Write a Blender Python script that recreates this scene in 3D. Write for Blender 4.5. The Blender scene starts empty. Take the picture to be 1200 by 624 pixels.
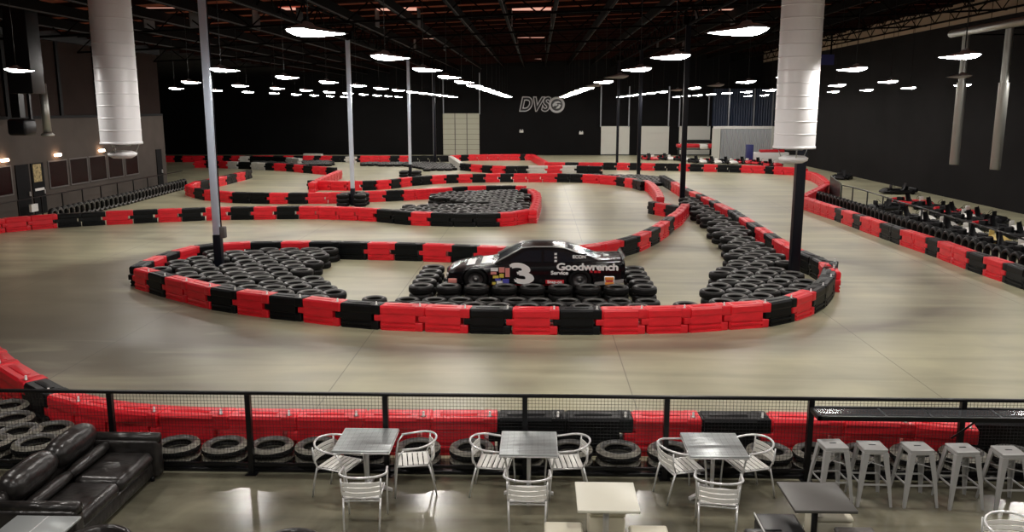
import bpy, math, random
from mathutils import Matrix, Vector
random.seed(7)
PI = math.pi
R_ = math.radians
sc = bpy.context.scene
col = sc.collection

# ------------------------------------------------------------------ camera
FPX = 989.0
PITCH = R_(10.7)
YAW = math.atan(30 / FPX * math.cos(PITCH))
CH = 5.1
cam_d = bpy.data.cameras.new('camera')
cam_d.sensor_width = 36.0
cam_d.lens = 36.0 * FPX / 1200.0
cam_d.clip_end = 400
cam = bpy.data.objects.new('camera', cam_d)
cam.location = (0, 0, CH)
cam.rotation_euler = (PI / 2 - PITCH, 0, YAW)
col.objects.link(cam)
sc.camera = cam

# ------------------------------------------------------------------ world and exposure
sc.view_settings.view_transform = 'Standard'
sc.view_settings.look = 'None'
sc.view_settings.exposure = 0.0
sc.view_settings.gamma = 1.0
sc.view_settings.use_curve_mapping = False
LAMP_E = 145.0          # strength of every high bay lens
w = bpy.data.worlds.new('world')
sc.world = w
w.use_nodes = True
w.node_tree.nodes['Background'].inputs[0].default_value = (0.75, 0.82, 1.0, 1)
w.node_tree.nodes['Background'].inputs[1].default_value = 0.012

# ------------------------------------------------------------------ pixel -> place (survey of the photograph)
_f = Vector((-math.sin(YAW) * math.cos(PITCH), math.cos(YAW) * math.cos(PITCH), -math.sin(PITCH)))
_r = Vector((math.cos(YAW), math.sin(YAW), 0))
_u = _r.cross(_f)
def ray(px, py):
    return _f + _r * ((px - 600) / FPX) + _u * ((312 - py) / FPX)
def at(px, py, z=0.0):
    d = ray(px, py); t = (z - CH) / d.z
    return (d.x * t, d.y * t)
def atY(px, py, Y):
    d = ray(px, py); t = Y / d.y
    return (d.x * t, CH + d.z * t)
def atX(px, py, X):
    d = ray(px, py); t = X / d.x
    return (d.y * t, CH + d.z * t)

# ------------------------------------------------------------------ materials
M = {}
def mat(name, c, rough=0.5, metal=0.0, em=None, es=0.0, spec=0.5, noise=None, bump=None, alpha=None):
    """noise=(scale, amount, stretch xyz): a mottled variation of the surface's own colour"""
    m = bpy.data.materials.new(name); m.use_nodes = True
    nt = m.node_tree; b = nt.nodes['Principled BSDF']
    b.inputs['Base Color'].default_value = (*c, 1)
    b.inputs['Roughness'].default_value = rough
    b.inputs['Metallic'].default_value = metal
    b.inputs['Specular IOR Level'].default_value = spec
    if em:
        b.inputs['Emission Color'].default_value = (*em, 1)
        b.inputs['Emission Strength'].default_value = es
    if alpha is not None:
        b.inputs['Alpha'].default_value = alpha
    tc = nt.nodes.new('ShaderNodeTexCoord')
    if noise:
        s, a, st = noise
        mp = nt.nodes.new('ShaderNodeMapping'); mp.inputs['Scale'].default_value = st
        nt.links.new(tc.outputs['Object'], mp.inputs[0])
        n = nt.nodes.new('ShaderNodeTexNoise'); n.inputs['Scale'].default_value = s; n.inputs['Detail'].default_value = 5
        nt.links.new(mp.outputs[0], n.inputs['Vector'])
        rp = nt.nodes.new('ShaderNodeValToRGB')
        rp.color_ramp.elements[0].position = 0.3; rp.color_ramp.elements[1].position = 0.7
        rp.color_ramp.elements[0].color = (*[x * (1 - a) for x in c], 1)
        rp.color_ramp.elements[1].color = (*[min(1, x * (1 + a)) for x in c], 1)
        nt.links.new(n.outputs['Fac'], rp.inputs[0])
        nt.links.new(rp.outputs[0], b.inputs['Base Color'])
    if bump:
        s, a = bump
        n = nt.nodes.new('ShaderNodeTexNoise'); n.inputs['Scale'].default_value = s
        nt.links.new(tc.outputs['Object'], n.inputs['Vector'])
        bp = nt.nodes.new('ShaderNodeBump'); bp.inputs['Strength'].default_value = a; bp.inputs['Distance'].default_value = 0.02
        nt.links.new(n.outputs['Fac'], bp.inputs['Height']); nt.links.new(bp.outputs[0], b.inputs['Normal'])
    M[name] = m
    return m

mat('red_plastic', (0.80, 0.016, 0.030), 0.38, noise=(2.5, 0.16, (1, 1, 3)))
mat('black_plastic', (0.004, 0.005, 0.006), 0.42, spec=0.22, noise=(3, 0.3, (1, 1, 2)))
mat('white_plastic', (0.62, 0.60, 0.55), 0.5, noise=(3, 0.1, (1, 1, 1)))
mat('pin_white', (0.85, 0.85, 0.82), 0.4)
mat('rubber_side', (0.009, 0.0088, 0.0082), 0.42, spec=0.3, noise=(9, 0.5, (1, 1, 1)))
mat('rubber_dusty', (0.16, 0.15, 0.12), 0.55, noise=(9, 0.45, (1, 1, 1)))
mat('bead_highlight', (0.085, 0.085, 0.08), 0.35)  # paler grey paints the highlight on a tyre's upper inner ring
mat('rubber_tread', (0.005, 0.005, 0.005), 0.7, spec=0.2)
mat('black_paint', (0.005, 0.005, 0.006), 0.35, spec=0.35)
mat('wall_black', (0.004, 0.0038, 0.0042), 0.8, spec=0.15, noise=(0.4, 0.25, (1, 1, 1)))
mat('wall_right_black', (0.0090, 0.0082, 0.0085), 0.8, spec=0.1, noise=(0.3, 0.3, (1, 1, 1)))
mat('wall_upper', (0.42, 0.33, 0.24), 0.8)
mat('facade_grey', (0.085, 0.072, 0.064), 0.8, spec=0.1, noise=(0.6, 0.15, (1, 1, 1)))
mat('facade_upper', (0.032, 0.023, 0.021), 0.9, spec=0.02, noise=(0.5, 0.12, (1, 1, 1)))
mat('facade_trim', (0.12, 0.11, 0.105), 0.6)
mat('dark_glass', (0.010, 0.004, 0.004), 0.25, spec=0.15)
mat('door_black', (0.005, 0.005, 0.006), 0.6, spec=0.1)
mat('poster', (0.35, 0.27, 0.12), 0.6, noise=(9, 0.8, (1, 1, 1)))
mat('sign_white', (0.75, 0.74, 0.72), 0.5)
mat('wood_deck', (0.30, 0.085, 0.050), 0.9, spec=0.1, noise=(1.2, 0.5, (0.3, 3, 1)))
mat('joist_wood', (0.020, 0.007, 0.005), 0.9, spec=0.1)
mat('truss_steel', (0.004, 0.0032, 0.003), 0.9, spec=0.05)
mat('joist_edge', (0.022, 0.018, 0.016), 0.6)
mat('skylight', (0.5, 0.3, 0.25), 0.5, em=(1.0, 0.50, 0.38), es=0.75)
mat('duct_metal', (0.95, 0.95, 0.96), 0.42, metal=0.08)
mat('duct_seam', (0.55, 0.56, 0.56), 0.35, metal=0.8)
mat('duct_dull', (0.40, 0.40, 0.37), 0.4, metal=0.8)
mat('post_blue_steel', (0.74, 0.84, 1.0), 0.3, metal=0.35)
mat('post_black', (0.005, 0.006, 0.011), 0.45, spec=0.25)
mat('garage_panel', (0.60, 0.60, 0.55), 0.16)
mat('rollup_panel', (0.42, 0.42, 0.33), 0.55)
mat('corrugated', (0.50, 0.52, 0.54), 0.30, metal=0.6)
mat('navy_panel', (0.010, 0.018, 0.040), 0.5)
mat('blue_sign', (0.03, 0.035, 0.16), 0.5)
mat('track_rail', (0.25, 0.26, 0.28), 0.4, metal=0.5)
mat('logo_grey', (0.42, 0.42, 0.43), 0.5)
mat('aluminium', (0.86, 0.86, 0.86), 0.30, metal=0.55)
mat('aluminium_slat', (0.90, 0.89, 0.84), 0.4, metal=0.15)
mat('table_metal', (0.44, 0.47, 0.47), 0.32, metal=0.5)
mat('table_seam', (0.10, 0.105, 0.105), 0.5, metal=0.5)
mat('white_laminate', (0.80, 0.78, 0.66), 0.35)
mat('cream_vinyl', (0.72, 0.68, 0.54), 0.45)
mat('dark_laminate', (0.085, 0.082, 0.075), 0.40)
mat('dark_vinyl', (0.022, 0.022, 0.022), 0.35)
mat('grey_vinyl', (0.10, 0.09, 0.08), 0.45)
mat('piping_pale', (0.60, 0.60, 0.58), 0.4)
mat('stool_grey', (0.46, 0.46, 0.45), 0.36, metal=0.15)
mat('leather', (0.020, 0.018, 0.017), 0.29, noise=(7, 0.4, (1, 1, 1)), bump=(6, 0.8))
mat('counter_top', (0.06, 0.062, 0.065), 0.10)
mat('car_black', (0.004, 0.004, 0.005), 0.2, spec=0.4)
mat('car_glass', (0.010, 0.012, 0.016), 0.08)
mat('rim_dark', (0.10, 0.10, 0.10), 0.35, metal=0.6)
mat('car_silver', (0.52, 0.52, 0.50), 0.3, metal=0.5)
mat('car_white', (0.95, 0.95, 0.93), 0.4)
mat('car_red', (0.65, 0.02, 0.03), 0.35)
mat('car_pink', (0.80, 0.30, 0.26), 0.4)
mat('car_orange', (0.90, 0.33, 0.06), 0.4)
mat('car_blue', (0.10, 0.10, 0.50), 0.4)
mat('car_yellow', (0.75, 0.60, 0.10), 0.4)
mat('kart_white', (0.85, 0.83, 0.78), 0.35)
mat('kart_yellow', (0.75, 0.55, 0.18), 0.35)
mat('kart_red', (0.60, 0.02, 0.03), 0.35)
mat('kart_black', (0.006, 0.006, 0.007), 0.45, spec=0.25)
mat('cabinet_green', (0.10, 0.12, 0.085), 0.5)
mat('lamp_lens', (1, 1, 1), 0.4, em=(1.0, 0.955, 0.90), es=LAMP_E)
mat('lamp_off', (0.30, 0.29, 0.28), 0.4)
mat('lamp_reflector', (0.20, 0.20, 0.20), 0.4, metal=0.4)
mat('sconce_glow', (1, 0.8, 0.6), 0.4, em=(1.0, 0.62, 0.38), es=22)

def floor_mat(name, c1, c2, rough, joints=True):
    m = bpy.data.materials.new(name); m.use_nodes = True; nt = m.node_tree; N = nt.nodes; L = nt.links
    b = N['Principled BSDF']
    tc = N.new('ShaderNodeTexCoord')
    def nz(scale, st, det=6, dist=0.0, rot=0.0):
        mp = N.new('ShaderNodeMapping'); mp.inputs['Scale'].default_value = st; mp.inputs['Rotation'].default_value = (0, 0, rot)
        L.new(tc.outputs['Object'], mp.inputs[0])
        n = N.new('ShaderNodeTexNoise'); n.inputs['Scale'].default_value = scale; n.inputs['Detail'].default_value = det
        n.inputs['Distortion'].default_value = dist
        L.new(mp.outputs[0], n.inputs['Vector']); return n
    n1 = nz(0.55 if joints else 1.3, (1, 1, 1), 7, 0.6)
    n2 = nz(1.0, (0.10, 0.75, 1), 4, 1.6, 0.12)        # tyre scuffs drawn out along the straight
    mix = N.new('ShaderNodeMix'); mix.data_type = 'FLOAT'; mix.inputs[0].default_value = 0.55
    L.new(n1.outputs['Fac'], mix.inputs[2]); L.new(n2.outputs['Fac'], mix.inputs[3])
    rp = N.new('ShaderNodeValToRGB'); rp.color_ramp.elements[0].position = 0.30; rp.color_ramp.elements[1].position = 0.62
    rp.color_ramp.elements[0].color = (*c2, 1); rp.color_ramp.elements[1].color = (*c1, 1)
    L.new(mix.outputs[0], rp.inputs[0])
    out = rp.outputs[0]
    if joints:
        # racing-line rubber round the infield; left corner mixes rubber streaks with painted dimness
        def mth(op, a_, b_=None, c_=None):
            q = N.new('ShaderNodeMath'); q.operation = op
            for i_, v_ in enumerate((a_, b_, c_)):
                if v_ is None: continue
                if isinstance(v_, (int, float)): q.inputs[i_].default_value = v_
                else: L.new(v_, q.inputs[i_])
            return q.outputs[0]
        sp_ = N.new('ShaderNodeSeparateXYZ'); L.new(tc.outputs['Object'], sp_.inputs[0])
        def ring(cx0, cy0, ra, rb, wid):
            ex = mth('DIVIDE', mth('SUBTRACT', sp_.outputs['X'], cx0), ra); ey = mth('DIVIDE', mth('SUBTRACT', sp_.outputs['Y'], cy0), rb)
            r_ = mth('SQRT', mth('ADD', mth('MULTIPLY', ex, ex), mth('MULTIPLY', ey, ey)))
            return mth('MAXIMUM', mth('SUBTRACT', 1.0, mth('DIVIDE', mth('ABSOLUTE', mth('SUBTRACT', r_, 1.0)), wid)), 0.0)
        def blob(cx0, cy0, ra, rb):
            ex = mth('DIVIDE', mth('SUBTRACT', sp_.outputs['X'], cx0), ra); ey = mth('DIVIDE', mth('SUBTRACT', sp_.outputs['Y'], cy0), rb)
            return mth('MAXIMUM', mth('SUBTRACT', 1.0, mth('ADD', mth('MULTIPLY', ex, ex), mth('MULTIPLY', ey, ey))), 0.0)
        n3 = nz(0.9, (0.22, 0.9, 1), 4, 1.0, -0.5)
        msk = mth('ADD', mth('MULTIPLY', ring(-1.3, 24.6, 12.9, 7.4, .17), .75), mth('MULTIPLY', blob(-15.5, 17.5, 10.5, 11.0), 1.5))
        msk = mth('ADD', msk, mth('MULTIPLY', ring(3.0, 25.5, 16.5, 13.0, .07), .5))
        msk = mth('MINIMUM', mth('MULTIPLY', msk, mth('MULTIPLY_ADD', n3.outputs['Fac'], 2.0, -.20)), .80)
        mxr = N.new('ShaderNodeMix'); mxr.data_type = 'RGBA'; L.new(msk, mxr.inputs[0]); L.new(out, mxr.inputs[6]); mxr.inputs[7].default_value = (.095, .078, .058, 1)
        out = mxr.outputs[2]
        sx = N.new('ShaderNodeSeparateXYZ'); L.new(tc.outputs['Object'], sx.inputs[0])
        a = N.new('ShaderNodeMath'); a.operation = 'ADD'; a.inputs[1].default_value = 100 * 5.5 - 1.72
        L.new(sx.outputs['X'], a.inputs[0])
        md = N.new('ShaderNodeMath'); md.operation = 'MODULO'; md.inputs[1].default_value = 5.5; L.new(a.outputs[0], md.inputs[0])
        lt = N.new('ShaderNodeMath'); lt.operation = 'LESS_THAN'; lt.inputs[1].default_value = 0.022; L.new(md.outputs[0], lt.inputs[0])
        mx = N.new('ShaderNodeMix'); mx.data_type = 'RGBA'
        ml = N.new('ShaderNodeMath'); ml.operation = 'MULTIPLY'; ml.inputs[1].default_value = 0.55; L.new(lt.outputs[0], ml.inputs[0])
        L.new(ml.outputs[0], mx.inputs[0]); L.new(out, mx.inputs[6]); mx.inputs[7].default_value = (0.05, 0.045, 0.035, 1)
        out = mx.outputs[2]
    L.new(out, b.inputs['Base Color'])
    rr = N.new('ShaderNodeMapRange'); rr.inputs[3].default_value = rough - 0.07; rr.inputs[4].default_value = rough + 0.09
    L.new(n1.outputs['Fac'], rr.inputs[0]); L.new(rr.outputs[0], b.inputs['Roughness'])
    M[name] = m
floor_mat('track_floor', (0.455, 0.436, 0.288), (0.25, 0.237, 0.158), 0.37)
floor_mat('lounge_floor', (0.25, 0.235, 0.165), (0.055, 0.052, 0.037), 0.17, False)

# ------------------------------------------------------------------ mesh builder
class MB:
    def __init__(s): s.v = []; s.f = []; s.m = []; s.sm = []; s.mats = []
    def mi(s, name):
        if name not in s.mats: s.mats.append(name)
        return s.mats.index(name)
    def add(s, vs, fs, mt, smooth=False, T=None):
        o = len(s.v); k = s.mi(mt)
        for p in vs: s.v.append(tuple(T @ Vector(p)) if T else tuple(p))
        for f in fs: s.f.append([i + o for i in f]); s.m.append(k); s.sm.append(smooth)
        return s
    def box(s, x0, x1, y0, y1, z0, z1, mt, T=None, bev=0.0):
        if bev <= 0:
            vs = [(x, y, z) for z in (z0, z1) for y in (y0, y1) for x in (x0, x1)]
            fs = [(0, 2, 3, 1), (4, 5, 7, 6), (0, 1, 5, 4), (2, 6, 7, 3), (0, 4, 6, 2), (1, 3, 7, 5)]
            return s.add(vs, fs, mt, False, T)
        b = min(bev, (x1 - x0) / 2.01, (y1 - y0) / 2.01, (z1 - z0) / 2.01)
        rings = []
        for z, q in ((z0, b), (z0 + b * .3, b * .3), (z0 + b, 0), (z1 - b, 0), (z1 - b * .3, b * .3), (z1, b)):
            ring = []
            for cx_, cy_, a0 in ((x1 - b, y1 - b, 0), (x0 + b, y1 - b, 90), (x0 + b, y0 + b, 180), (x1 - b, y0 + b, 270)):
                for k in range(4):
                    a = R_(a0 + k * 30); rr = b - q
                    ring.append((cx_ + rr * math.cos(a), cy_ + rr * math.sin(a), z))
            rings.append(ring)
        return s.loft(rings, mt, True, True, True, T)
    def loft(s, rings, mt, closed=True, cap=True, smooth=True, T=None):
        n = len(rings[0]); vs = [p for r in rings for p in r]; fs = []
        for i in range(len(rings) - 1):
            for j in range(n if closed else n - 1):
                k = (j + 1) % n
                fs.append((i * n + j, i * n + k, (i + 1) * n + k, (i + 1) * n + j))
        if cap:
            fs.append(tuple(range(n - 1, -1, -1))); fs.append(tuple((len(rings) - 1) * n + j for j in range(n)))
        return s.add(vs, fs, mt, smooth, T)
    def lathe(s, prof, mt, n=24, T=None, smooth=True, closed_prof=False):
        """prof: (r,z) list, axis z; mt a name or a list per profile step"""
        k = len(prof); vs = []
        for i in range(n):
            a = 2 * PI * i / n
            for r, z in prof: vs.append((r * math.cos(a), r * math.sin(a), z))
        steps = k if closed_prof else k - 1
        for j in range(steps):
            fs = []
            for i in range(n):
                i2 = (i + 1) % n; j2 = (j + 1) % k
                fs.append((i * k + j, i2 * k + j, i2 * k + j2, i * k + j2))
            m_ = mt if isinstance(mt, str) else mt[j]
            if j == 0: base = len(s.v); s.add(vs, fs, m_, smooth, T)
            else:
                q = s.mi(m_)
                for f in fs: s.f.append([x + base for x in f]); s.m.append(q); s.sm.append(smooth)
        return s
    def cyl(s, p0, p1, r, mt, n=8, r1=None, cap=True):
        p0 = Vector(p0); p1 = Vector(p1); d = p1 - p0
        q = d.to_track_quat('Z', 'Y').to_matrix(); r1 = r if r1 is None else r1
        rings = []
        for p, rr in ((p0, r), (p1, r1)):
            rings.append([tuple(p + q @ Vector((rr * math.cos(2 * PI * i / n), rr * math.sin(2 * PI * i / n), 0))) for i in range(n)])
        return s.loft(rings, mt, True, cap, True)
    def tube(s, pts, r, mt, n=8, cap=True):
        pts = [Vector(p) for p in pts]; rings = []; up = None
        for i, p in enumerate(pts):
            t = (pts[min(i + 1, len(pts) - 1)] - pts[max(i - 1, 0)]).normalized()
            if up is None: up = Vector((0, 0, 1)) if abs(t.z) < 0.9 else Vector((1, 0, 0))
            a = (up - t * up.dot(t)).normalized(); b = t.cross(a); up = a
            rings.append([tuple(p + a * r * math.cos(2 * PI * k / n) + b * r * math.sin(2 * PI * k / n)) for k in range(n)])
        return s.loft(rings, mt, True, cap, True)
    def prism(s, poly, axis, a0, a1, mt, T=None, smooth=False):
        """extrude a 2D polygon: axis 'x' -> poly=(y,z); 'y' -> (x,z); 'z' -> (x,y)"""
        def P(p, a):
            return {'x': (a, p[0], p[1]), 'y': (p[0], a, p[1]), 'z': (p[0], p[1], a)}[axis]
        n = len(poly); vs = [P(p, a0) for p in poly] + [P(p, a1) for p in poly]
        fs = [(i, (i + 1) % n, n + (i + 1) % n, n + i) for i in range(n)]
        s.add(vs, fs, mt, smooth, T); o = len(s.v) - 2 * n; k = s.mi(mt)
        for f in (tuple(range(n - 1, -1, -1)), tuple(range(n, 2 * n))): s.f.append([i + o for i in f]); s.m.append(k); s.sm.append(False)
        return s
    def mesh(s, name):
        me = bpy.data.meshes.new(name); me.from_pydata(s.v, [], s.f)
        for m_ in s.mats: me.materials.append(M[m_])
        me.polygons.foreach_set('material_index', s.m); me.polygons.foreach_set('use_smooth', s.sm)
        me.update(); return me
    def build(s, name, parent=None, loc=None, rz=0.0):
        o = bpy.data.objects.new(name, s.mesh(name)); col.objects.link(o)
        if parent: o.parent = parent
        if loc: o.location = loc
        o.rotation_euler.z = rz
        return o
def tag(o, label=None, cat=None, group=None, kind=None):
    if label: o['label'] = label
    if cat: o['category'] = cat
    if group: o['group'] = group
    if kind: o['kind'] = kind
    return o
def empty(name, loc, rz=0.0, label=None, cat=None, group=None):
    o = bpy.data.objects.new(name, None); o.empty_display_size = 0.2; o.location = loc; o.rotation_euler.z = rz
    col.objects.link(o); return tag(o, label, cat, group)
KIDS = {}
def dup(root, loc, rz=None, label=None, group=None):
    r = root.copy(); col.objects.link(r); r.location = loc
    if rz is not None: r.rotation_euler.z = rz
    if label: r['label'] = label
    if group: r['group'] = group
    if root.name not in KIDS:
        KIDS[root.name] = [(c, list(c.children)) for c in root.children]
    for c, gs in KIDS[root.name]:
        d = c.copy(); col.objects.link(d); d.parent = r
        for g in gs:
            h = g.copy(); col.objects.link(h); h.parent = d
    return r
def struct(mb, name, **k): return tag(mb.build(name, **k), kind='structure')
def ordn(n):
    return f"{n}{'th' if 10 <= n % 100 <= 20 else {1: 'st', 2: 'nd', 3: 'rd'}.get(n % 10, 'th')}"
def text_mesh(name, body, size, mt, parent, loc, rot, extrude=0.004, shear=0.0, offset=0.0, space=1.0, sx=1.0, bold=0.0):
    cu = bpy.data.curves.new(name, 'FONT'); cu.body = body; cu.size = size; cu.extrude = extrude; cu.shear = shear
    cu.offset = offset; cu.space_character = space; cu.align_x = 'CENTER'; cu.align_y = 'CENTER'
    t = bpy.data.objects.new(name, cu); col.objects.link(t)
    bpy.context.view_layer.update()
    me = bpy.data.meshes.new_from_object(t.evaluated_get(bpy.context.evaluated_depsgraph_get()))
    if bold:
        vs = [tuple(v.co) for v in me.vertices]; fs = [tuple(p.vertices) for p in me.polygons]; n_ = len(vs); V = []; Fc = []
        for k, (dx, dy) in enumerate(((-bold, 0), (bold, 0), (0, -bold), (0, bold))):
            V += [(x + dx, y + dy, z + k * .0004) for x, y, z in vs]; Fc += [tuple(i + k * n_ for i in f) for f in fs]
        me = bpy.data.meshes.new(name); me.from_pydata(V, [], Fc)
    bpy.data.objects.remove(t); me.name = name; me.materials.clear(); me.materials.append(M[mt])
    o = bpy.data.objects.new(name, me); col.objects.link(o); o.parent = parent; o.location = loc; o.rotation_euler = rot; o.scale = (sx, 1, 1)
    return o

# ================================================================== THE SETTING
XL, XR, YB, ZC = -24.0, 23.45, 91.0, 10.85
def zc(x): return 9.85 + .0425 * x        # the roof rises gently to the right
def at_roof(px, py):
    z = 9.85
    for _ in range(6): X, Y = at(px, py, z); z = zc(X)
    return X, Y, z
XFL = -42.0        # the hall opens wider beyond the left building
YF = 11.05         # fence line
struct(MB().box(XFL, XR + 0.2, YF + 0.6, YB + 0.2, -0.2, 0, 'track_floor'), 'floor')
struct(MB().box(-14, XR + 0.2, 2.0, YF + 0.6, -0.2, 0, 'lounge_floor'), 'floor')
struct(MB().box(XFL, XR + 0.2, YB, YB + 0.2, 0, ZC, 'wall_black'), 'wall_back')
struct(MB().box(XR, XR + 0.2, -2, YB, 0, 9.62, 'wall_right_black'), 'wall_right')
wu = MB()
wu.box(XR + 0.01, XR + 0.2, -2, YB, 9.62, ZC, 'wall_upper')
for k in range(1, 40): wu.box(XR, XR + 0.03, k * 2.3, k * 2.3 + 0.05, 9.62, ZC, 'truss_steel')
struct(wu, 'wall_right')
struct(MB().box(XFL - 0.2, XFL, 50, YB, 0, ZC, 'wall_black'), 'wall_left')

# ceiling: plank deck with purlins running across
ce = MB()
ce.prism([(XL, zc(XL)), (XR + .2, zc(XR + .2)), (XR + .2, zc(XR + .2) + .15), (XL, zc(XL) + .15)], 'y', -2, YB + .2, 'wood_deck')
ce.prism([(XFL - .2, zc(XFL) - .3), (XL, zc(XL) - .3), (XL, zc(XL) + .15), (XFL - .2, zc(XFL) + .15)], 'y', 54.2, YB + .2, 'wall_black')
struct(ce, 'ceiling')
for k in range(13, 38):
    y = k * 2.4
    struct(MB().prism([(XL, zc(XL) - .2), (XR, zc(XR) - .2), (XR, zc(XR)), (XL, zc(XL))], 'y', y - .06, y + .06, 'joist_wood'), 'trim_1')
def girder(x, z0=None):
    g = MB(); z1 = zc(x); z0 = z1 - 0.62
    g.box(x - 0.06, x + 0.06, 24, YB, z0, z1 - 0.2, 'truss_steel')
    g.box(x + 0.061, x + 0.075, 24, YB, z0, z0 + 0.05, 'joist_edge')
    struct(g, 'trim_2')
for x in (-20.5, -18.1, -15.7, -13.3, -10.9, -8.4, -6.0, -3.6, -1.5, 0.75, 3.2, 5.7, 10.2, 12.7, 15.2, 17.7): girder(x)
def truss_y(x):
    g = MB(); z0, z1 = zc(x) - 1.05, zc(x) - 0.1
    g.box(x - 0.05, x + 0.05, 20, YB, z0, z0 + 0.09, 'truss_steel'); g.box(x - 0.05, x + 0.05, 20, YB, z1 - 0.1, z1, 'truss_steel')
    y = 20.0; k = 0
    while y < YB - 1.2:
        a, b_ = (z0 + .05, z1 - .05) if k % 2 == 0 else (z1 - .05, z0 + .05)
        g.cyl((x, y, a), (x, y + 1.2, b_), 0.035, 'truss_steel', 4); y += 1.2; k += 1
    struct(g, 'trim_3')
for x in (-9.6, 7.6, 20.0, 22.9): truss_y(x)
def truss_x(y):
    g = MB()
    for o0, o1 in ((-1.0, -.91), (-.2, -.1)): g.prism([(XL, zc(XL) + o0), (XR, zc(XR) + o0), (XR, zc(XR) + o1), (XL, zc(XL) + o1)], 'y', y - .05, y + .05, 'truss_steel')
    x = XL; k = 0
    while x < XR - 1:
        a, b_ = (-.95, -.15) if k % 2 == 0 else (-.15, -.95)
        g.cyl((x, y, zc(x) + a), (x + 1.0, y, zc(x + 1) + b_), 0.03, 'truss_steel', 4); x += 1.0; k += 1
    struct(g, 'trim_4')
for y in (36.2, 44.6, 53.5, 63.4): truss_x(y)
# skylights between purlins
k = 0
for py, pts in ((9, (200, 325, 466, 623, 838)), (43.5, (503, 623, 786)), (68, (534, 623))):
    for px in pts:
        X, Y, Zk = at_roof(px, py)
        k += 1
        g = MB(); g.box(X - .95, X + .95, Y - .5, Y + .5, Zk - .08, Zk - .05, 'skylight')
        for a in (-.98, .95): g.box(X + a, X + a + .03, Y - .5, Y + .5, Zk - .85 if Y < 75 else Zk - .3, Zk - .05, 'joist_edge')
        struct(g, f'window_{k}')

# left building front
fa = MB()
fa.box(XL - .3, XL, 14, 54.2, 0, 4.55, 'facade_grey')
fa.box(XL - .45, XL - .12, 14, 54.2, 4.55, 8.3, 'facade_upper'); fa.box(XL - .45, XL + .1, 14, 54.2, 8.3, 8.84, 'black_paint')
fa.box(XL - .3, XL + .02, 14, 54.2, 4.52, 4.66, 'door_black')
fa.box(XFL, XL - .3, 53.9, 54.2, 0, 8.0, 'facade_grey')
struct(fa, 'wall_left')
pan = MB()
for y in (20, 23.4, 24.6, 28, 30.9, 31.7, 35, 38.2, 39.0, 42.6, 46.2, 47.0, 50.6):
    pan.box(XL - .13, XL - .02, y, y + .22, 4.66, 8.3, 'door_black')
pan.box(XL - .13, XL + .08, 27, 35.5, 7.6, 8.4, 'door_black')
struct(pan, 'trim_5')
def facade_y(px): return atX(px, 200, XL)[0]
wn = 9
for x0, x1 in ((-6, 11.5), (57, 78), (82, 102), (105, 124), (127, 143.5), (147, 161.5)):
    y0, y1 = facade_y(x0), facade_y(x1)
    wn += 1
    g = MB(); g.box(XL + .005, XL + .03, y0, y1, 1.18, 2.42, 'dark_glass')
    fr = .06
    for a, b_ in ((y0 - fr, y0), (y1, y1 + fr)): g.box(XL + .002, XL + .05, a, b_, 1.12, 2.48, 'facade_trim')
    g.box(XL + .002, XL + .05, y0, y1, 1.12, 1.18, 'facade_trim'); g.box(XL + .002, XL + .05, y0, y1, 2.42, 2.48, 'facade_trim')
    struct(g, f'window_{wn}')
for i, (x0, x1, post) in enumerate(((17, 32.5, 0), (35.5, 50, 1), (184, 190, 0))):
    y0, y1 = facade_y(x0), facade_y(x1)
    g = MB(); g.box(XL + .002, XL + .05, y0, y1, 0.02, 2.45, 'door_black')
    d = struct(g, f'door_{i + 1}')
    hm = MB(); hm.box(XL + .05, XL + .1, y1 - .15, y1 - .1, 0.95, 1.15, 'aluminium'); hm.build('door_handle', d)
ya, yb = facade_y(37.5), facade_y(47)
pt = MB().box(XL + .052, XL + .06, ya, yb, 1.55, 2.4, 'poster').build('poster'); tag(pt, 'tall yellowish printed poster on black door of left building', 'poster')
ps = MB().box(XL + .052, XL + .065, ya, yb + .1, 1.13, 1.25, 'sign_white').build('door_sign'); tag(ps, 'small white notice strip under the yellowish poster', 'sign')
g = MB().box(XL - .0, XL + .12, facade_y(22), facade_y(30), .25, .6, 'sign_white'); tag(g.build('notice_board', loc=(0.3, 0, 0)), 'low pale notice board standing by black door of left building', 'sign')
for i, px in enumerate((1, 64, 116)):
    y = facade_y(px + 3); place = ('far left edge', 'above the window beside poster door', 'above the third large window')[i]
    s_ = empty('wall_sconce', (XL, y, 2.72), 0, f'warm glowing wall lamp {("at left edge of the left building", "nearest to the poster door", "farther from the poster door")[i]}', 'wall lamp', 'warm lamps on the left building')
    MB().box(0, .05, -.12, .12, -.06, .06, 'facade_trim').build('back_plate', s_)
    MB().box(.05, .18, -.24, .24, -.05, .08, 'sconce_glow', bev=.03).build('shade', s_)
# railing at the foot of the left building
rl = empty('mesh_railing', (-22.9, 26, 0), 0, 'dark low railing running along foot of left building', 'railing')
g = MB().box(-.02, .02, 0, 28, 1.0, 1.04, 'black_paint'); g.build('top_rail', rl)
g = MB().box(-.015, .015, 0, 28, .25, .28, 'black_paint'); g.build('bottom_rail', rl)
for px in (17, 45, 70, 94, 116, 136, 155, 172):
    y = atX(px, 200, -22.9)[0] - 26
    MB().box(-.025, .025, y - .025, y + .025, 0, 1.04, 'black_paint').build('post', rl)

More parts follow.
